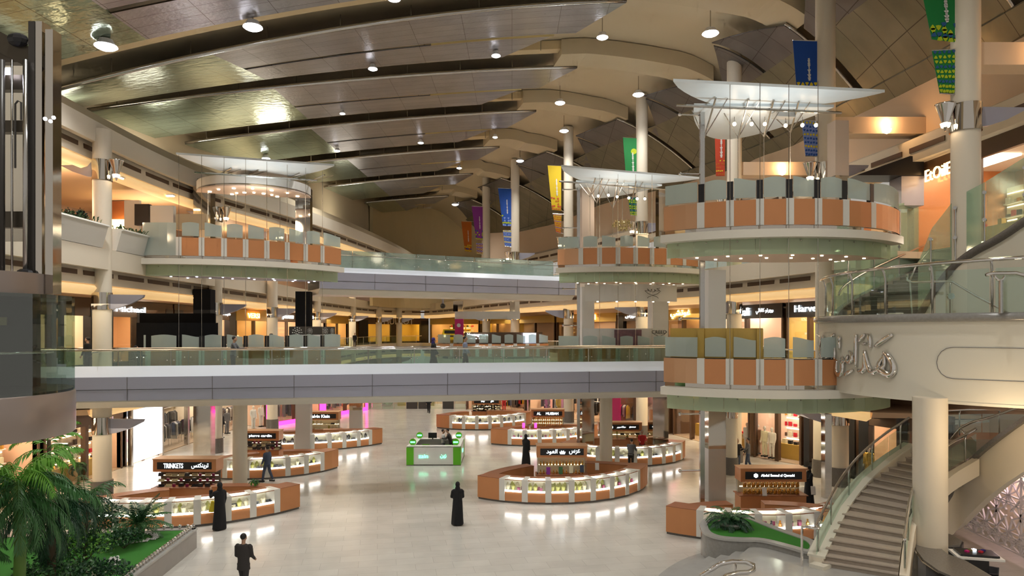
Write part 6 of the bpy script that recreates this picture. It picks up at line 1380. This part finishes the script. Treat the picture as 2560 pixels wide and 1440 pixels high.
# ---------------------------------------------------------------- people
def remesh(parts,name,m,par,vox=.016,smooth=True):
    mb=MB()
    for q in parts: q(mb)
    me=bpy.data.meshes.new(name); off=ORG[par.name]; me.from_pydata([tuple(v-off) for v in mb.v],[],mb.f)
    o=bpy.data.objects.new(name,me)
    md=o.modifiers.new('r','REMESH'); md.mode='VOXEL'; md.voxel_size=vox; md.use_smooth_shade=True
    s=o.modifiers.new('s','SMOOTH'); s.factor=.5; s.iterations=3
    nm=evalmesh(o); o.modifiers.clear(); o.data=nm; COL.objects.link(o); bpy.data.meshes.remove(me)
    nm.name=name; nm.materials.clear(); nm.materials.append(MATS[m]); o.parent=par; ORG[o.name]=off
    for p in nm.polygons: p.use_smooth=True
    return o
def person(label,foot,h,face,top='suit',legs='suit',kind='man',arms=((.0,.1),(.0,.1)),stride=0.0,hair='hair',lean=0.0,skin='skin',name='person',cat='person',hat=None,bare=False,sit=False,extra=None,scarf=None,headturn=0):
    """face: plan direction the person looks to. arms: (forward swing, elbow bend) left, right in radians"""
    b=Vector(foot); s=h/1.75; f=V(math.cos(face),math.sin(face),0); l=V(-f.y,f.x,0); r=thing(name,label,cat,b)
    def W(x,y,z): # x left, y forward, z up, with lean
        z*=s; return b+l*(x*s)+f*(y*s+math.sin(lean)*max(0,z-.9*s))+V(0,0,z-(1-math.cos(lean))*max(0,z-.9*s)*.6)
    skinp=[]; 
    hd=W(0,.02,1.62)
    R3=Matrix((l,f,V(0,0,1))).transposed()
    def ell(mb,c,rx,ry,rz):
        k=len(mb.v); mb.sph((0,0,0),1,12,8)
        for i in range(k,len(mb.v)): v=mb.v[i]; mb.v[i]=Vector(c)+l*(v.x*rx*s)+f*(v.y*ry*s)+V(0,0,v.z*rz*s)
    skinp.append(lambda mb:(ell(mb,W(0,.015,1.635),.075,.095,.115),ell(mb,W(0,.055,1.575),.05,.05,.055),ell(mb,W(0,.11,1.62),.015,.022,.025),ell(mb,W(.08,.01,1.625),.012,.022,.03),ell(mb,W(-.08,.01,1.625),.012,.022,.03),mb.tube([W(0,-.01,1.40),W(0,0,1.55)],.055*s,10)))
    hands=[]; sleeves=[]
    for sg,(sw,bend) in zip((1,-1),arms):
        sh=W(.19*sg,0,1.40); ua=V(0,0,-1)*math.cos(sw)+f*math.sin(sw)+l*sg*.12; ua.normalize(); el=sh+ua*.28*s
        fa=V(0,0,-1)*math.cos(sw+bend)+f*math.sin(sw+bend)-l*sg*.10*bend; fa.normalize(); wr=el+fa*.25*s
        sleeves.append((sh,el,wr))
        def hnd(mb,wr=wr,fa=fa,sg=sg):
            pc=wr+fa*.045*s; mb.tube([wr-fa*.04*s,wr,pc,pc+fa*.045*s],.03*s,8,rs=[.024*s,.024*s,.036*s,.033*s])
            for k in range(4):
                q=pc+fa*.04*s+f*((k-1.5)*.019*s); L=(.055,.07,.065,.045)[k]*s; mb.tube([q,q+fa*L*.6,q+fa*L-l*sg*.012*s],.0095*s,6)
            q=pc+f*.03*s; mb.tube([q,q+f*.03*s+fa*.03*s,q+f*.035*s+fa*.055*s],.011*s,6)
        hands.append(hnd)
    remesh(skinp+hands,'body',skin,r,.011*s if name=='person' else .014*s)
    # clothing
    if kind in('abaya',):
        def robe(mb):
            pr=[(.0,1.50,.07,.06),(0,1.44,.19,.11),(0,1.30,.21,.14),(0,1.1,.185,.14),(0,.95,.20,.155),(0,.7,.215,.165),(0,.4,.235,.185),(0,.12,.25,.21),(0,.03,.255,.22)]
            i0=len(mb.v); n=20
            for (_,z,rx,ry) in pr:
                c=W(0,0,z)
                for k in range(n):
                    t=2*PI*k/n; w=1+.05*math.sin(5*t+z*3)*(1.4-z); mb.v.append(c+l*math.cos(t)*rx*s*w+f*(math.sin(t)*ry*s*w+(.06*s*stride*math.sin(t) if z<.5 else 0)))
            for j in range(len(pr)-1):
                for k in range(n): k2=(k+1)%n; a=i0+j*n; mb.f.append((a+k,a+k2,a+n+k2,a+n+k))
            mb.f.append(tuple(i0+k for k in range(n))); mb.f.append(tuple(i0+(len(pr)-1)*n+k for k in range(n))[::-1])
            for sh,el,wr in sleeves: mb.tube([sh-V(0,0,.0),el,wr],.07*s,10,rs=[.075*s,.07*s,.07*s])
            mb.sph(W(.16,0,1.40),.07*s,8,6); mb.sph(W(-.16,0,1.40),.07*s,8,6)
        remesh([robe],'robe',top,r,.02*s)
        def sc(mb):
            ell(mb,W(0,-.012,1.655),.098,.112,.125); ell(mb,W(0,-.02,1.50),.105,.10,.12); ell(mb,W(0,-.01,1.42),.15,.115,.06)
        o=remesh([sc],'head_scarf',scarf or top,r,.014*s)
        MB().sph(W(0,.088,1.62),.055*s,10,8,(.9,.9,1.25)).build('face',skin,r,smooth=True)
        for sg in(1,-1): MB().sph(W(.06*sg,.10,.035),.04*s,8,5,(1,1.6,.8)).build('shoe','shoe',r)
    else:
        def torso(mb):
            pr=[(1.46,.07,.06),(1.42,.17,.10),(1.33,.205,.12),(1.15,.18,.12),(1.0,.165,.115),(.86,.18,.13)] + ([(.74,.19,.14)] if top=='suit' else [])
            i0=len(mb.v); n=18
            for z,rx,ry in pr:
                c=W(0,0,z)
                for k in range(n): t=2*PI*k/n; mb.v.append(c+l*math.cos(t)*rx*s+f*math.sin(t)*ry*s)
            for j in range(len(pr)-1):
                for k in range(n): k2=(k+1)%n; a=i0+j*n; mb.f.append((a+k,a+k2,a+n+k2,a+n+k))
            mb.f.append(tuple(i0+k for k in range(n))); mb.f.append(tuple(i0+(len(pr)-1)*n+k for k in range(n))[::-1])
            for sh,el,wr in sleeves: mb.tube([sh,el,wr],.06*s,10,rs=[.07*s,.055*s,.04*s])
            mb.sph(W(.175,0,1.40),.068*s,8,6); mb.sph(W(-.175,0,1.40),.068*s,8,6)
        remesh([torso],'jacket' if top in('suit','grey_cloth') else 'shirt',top,r,.016*s)
        def leg(mb):
            for sg in(1,-1):
                st=stride*sg; mb.tube([W(.09*sg,0,.93),W(.095*sg,st*.5+.02,.5),W(.095*sg,st-(.06 if st<0 else 0),.09+(.05 if st<0 else 0))],.08*s,10,rs=[.10*s,.07*s,.055*s])
            ell(mb,W(0,0,.92),.165,.12,.10)
        remesh([leg],'trousers',legs,r,.016*s)
        for sg in(1,-1):
            st=stride*sg; MB().box(W(.095*sg,st+.05-(.06 if st<0 else 0),.045+(.03 if st<0 else 0)),(.095*s,.27*s,.08*s),face-PI/2).build('shoe','shoe',r)
        if hair:
            def hr(mb): ell(mb,W(0,-.02,1.675),.086,.10,.092)
            remesh([hr],'hair',hair,r,.012*s)
            f0=W(0,.1,1.63)
    for sg in(1,-1): MB().sph(W(.03*sg,.098,1.645),.010*s,6,5).build('eye','dark',r)
    MB().sph(W(0,.103,1.585),.02*s,8,5,(1.2,.6,.3)).build('mouth','mouth' if 'mouth' in MATS else (mat('mouth',(.35,.12,.10),.5) and 'mouth'),r)
    if hat: MB().lathe([(.09*s,1.66*s),(.10*s,1.70*s),(.09*s,1.76*s),(.03*s,1.78*s)],b,12).build('cap',hat,r,smooth=True)
    return r
mat('tan',(.42,.24,.15),.5)
S2=-PI/2; N=PI/2
def ft(px,py,z=0): p=pz(px,py,z); return p
A_=(( .15,.3),(-.1,.25))
person('person in a dark suit walking away at the bottom edge, left of centre',ft(609,1490),1.78,N-.1,'suit','suit',arms=((.1,.9),(.15,.8)),stride=.18)
person('person in black robe and headscarf standing at the left front counter, one hand raised',ft(549,1324),1.78,N+.9,'cloth_black',kind='abaya',arms=((.9,1.9),(.1,.3)))
t=thing('yellow_shopping_bag','yellow shopping bag hanging beside the black robed person at the left counter','shopping bag',ft(530,1322)+V(0,0,.62)); c=ft(530,1322)+V(0,.05,.62); MB().slab([c+V(-.16,0,0),c+V(.14,0,0),c+V(.12,0,.36),c+V(-.05,0,.42)],(0,.1,0)).build('bag_body','yellow',t); MB().tube([c+V(-.05,.05,.38),c+V(0,.05,.5),c+V(.08,.05,.36)],.008,5).build('handle','dark',t)
person('person in a black robe walking away across the empty floor right of centre',ft(1144,1312),1.66,N+.2,'cloth_black',kind='abaya',arms=((.3,1.3),(.2,1.3)),stride=.6)
person('blurred person in dark blue clothes walking beside the second left counter',ft(668,1205),1.78,PI*.9,'denim','denim',arms=A_,stride=.2)
person('person in black striding behind the middle front counter',ft(1315,1163),1.72,PI*.3,'cloth_black',kind='abaya',arms=((.3,.4),(-.1,.2)),stride=.8)
person('person in a dark jacket leaning over the middle front counter',ft(1362,1235)+V(0,1.2,0),1.75,S2+.2,'suit','denim',arms=((.5,.9),(.4,.9)),lean=.25)
person('person in a red top sitting behind the column side counter',gp(1605,1146)+V(0,0,0),1.65,S2,'red_cloth','suit',arms=((.5,1.0),(.4,1.0)))
person('blurred grey person bending over the front of the column side counter',ft(1577,1176),1.68,N-.4,'grey_cloth','suit',arms=((.5,.8),(.4,.8)),lean=.3)
person('left of two young men by the mannequin window, dark shirt and jeans',ft(1843,1178),1.74,S2+.3,'cloth_black','denim',arms=((.3,1.8),(.1,.3)))
person('right of two young men by the mannequin window, grey shirt, legs apart',ft(1870,1177),1.76,PI*.95,'grey_cloth','denim',arms=((.6,1.0),(.2,.2)),stride=.15)
person('person in a black robe sitting behind the planter side counter at right',gp(2022,1262),1.68,PI*1.1,'cloth_black',kind='abaya',arms=((.7,.9),(.5,.9)))
person('person in a pale coat standing behind the green and white stand',ft(1108,1143),1.65,0,'white_cloth','grey_cloth',arms=((.4,1.4),(.3,1.2)),scarf='grey_cloth')
person('person in dark clothes bending forward inside the green and white stand',ft(1128,1144),1.72,PI,'suit','cloth_black',arms=((.6,1.1),(.5,1.0)),lean=.3)
person('far person in black walking near the entrance glass',ft(1072,1032),1.72,S2,'cloth_black','cloth_black',arms=A_,stride=.2)
bz=5.5
def onbr(px,o,h,*a,**k):
    D=29.2
    for _ in range(20): D=29.08+.1932*((px-1280)/F*D+19.5)+o
    return V((px-1280)/F*D,D,bz)
person('person in a dull grey jacket leaning on the footbridge rail at left',onbr(582,1.1,0),1.76,PI*.05,'grey_cloth','suit',arms=((.7,1.0),(.6,1.0)),lean=.1)
person('blurred person in a black robe and dark blue scarf crossing the footbridge',onbr(1084,1.6,0),1.66,0,'cloth_black',kind='abaya',scarf='purple_cloth',arms=((.2,.4),(.1,.3)),stride=.8)
person('blurred person in a striped pale blue shirt crossing the footbridge',onbr(1163,1.6,0),1.74,0,'blue_cloth','suit',arms=((.2,.4),(.1,.3)),stride=.15)
person('person in a dark cap behind the left lower kiosk',V((678-1280)/F*40,40,5.5),1.8,S2,'suit','suit',hat='black',arms=A_)
person('person left of a pair at the bright window of the left first floor',V(-19.4,32.0,5.5),1.72,PI,'cloth_black','suit',arms=A_); person('person right of a pair at the bright window of the left first floor',V(-19.2,32.6,5.5),1.80,PI,'suit','suit',arms=A_)
person('person in black seated beside the nearest left column on the first floor',V(-17.95,33.4,5.3),1.5,0,'cloth_black',kind='abaya',arms=((.6,1.0),(.5,1.0)))
person('small far person before the pale shop on the first floor gallery',V(-15.1*1.16,78,5.5),1.65,S2,'cloth_black','suit',arms=A_)
# mannequins in the shop windows
def mann(label,px,D,z0,top,face=S2,h=1.8): person(label,V((px-1280)/F*D,D,z0),h,face,top,top,hair=None,skin='manq',name='mannequin',cat='mannequin',arms=((.05,.25),(-.1,.5)))
for k,(px,D,m_) in enumerate(((1868,42.3,'white_cloth'),(1895,41.6,'tan'),(1912,40.8,'cream_item'),(1930,40.2,'manq'))): mann('pale mannequin %s in the warm window left of the black shop'%['far left','second','third','nearest right'][k],px,D,.15,m_,PI*1.2)
mann('golden clad mannequin in the black shop seen through the stair rail',2172,34.0,.1,'gold_item',PI*1.2)
for k,(px,D,m_) in enumerate(((552,48,'cloth_black'),(567,50,'grey_cloth'),(633,52,'white_cloth'),(652,53.5,'manq'))): mann('mannequin in the left ground floor fashion window, %s from the left'%['first','second','third','fourth'][k],px,D,.1,m_,PI*.1+S2*.5)
for k,(px,D,m_) in enumerate(((1260,64,'red_cloth'),(1368,61,'grey_cloth'),(1398,60,'yellow_cloth'),(1470,57,'cloth_black'))): mann('mannequin in the far right fashion windows, %s from the left'%['first','second','third','fourth'][k],px,D,.1,m_,S2)

# small things on counters and galleries
for px,y,D,m_,lb in ((1371,1216,31.4,'purplebanner','dark red display card on the middle front counter'),(1402,1212,31.5,'leaf','green display card on the middle front counter'),(1428,1210,31.7,'cream_item','cream display card on the middle front counter'),(1455,1205,31.9,'denim','dark blue display card on the middle front counter'),(1493,1200,32.4,'white','white display card at the right part of the middle front counter'),
    (1309,1071,46.2,'pink','small pink lit card at the left of the middle right counter'),(1339,1072,46.2,'pink','small pink lit card beside the perfume tower on the middle right counter'),(1912,1195,27.4,'white','white price card by the gold bottle tower'),(2034,1228,27.6,'white','white upright card near the black robed seated person')):
    X=(px-1280)/F*D; t=thing('display_card',lb,'display card',V(X,D,1.05)); MB().slab([V(X-.09,D,1.06),V(X+.09,D,1.06),V(X+.09,D+.06,1.38),V(X-.09,D+.06,1.38)],(0,.012,0)).build('card',m_,t); MB().box((X,D+.05,1.055),(.12,.12,.015)).build('foot','dark',t)
c=pd(636,1198,29.6); palm('small green plant on the left front counter beside the plain column',V(c.x,c.y,1.05),.05,12,.28,.1,'leafl','leaf',None,.03,(0,1.2),8,41,name='small_plant',cat='plant',sag=.2,w=.03)
for px,py,lb in((172,545,'left of two dark bushy plants on the parapet planter at upper left'),(203,553,'right of two dark bushy plants on the parapet planter at upper left')):
    c=pd(px,py,29.5); bush(lb,V(c.x,c.y,12.05),.22,.30,260,['blackm','leafd'],int(px),lw=.06,name='parapet_plant',cat='plant')
for px,py,lb in((293,446,'small bright recessed lamp beside the sconce of the nearest left column'),(422,490,'small recessed lamp in the peach ceiling of the left upper gallery')):
    c=pz(px,py,14.85); t=thing('recessed_lamp',lb,'ceiling light',c); MB().box(c,(.5,.25,.06)).build('lens','warm',t); MB().box(c+V(0,0,.05),(.6,.35,.05)).build('frame','white',t)
c=pd(1107,765,80); t=thing('dome_camera','small dome camera hanging under the upper footbridge line far away','camera',c); MB().sph(c,.3,10,8).build('dome','dark',t); MB().cyl(c+V(0,0,.2),c+V(0,0,.9),.12,n=8).build('stem','fascia',t)
bpy.data.scenes.remove(TMP)
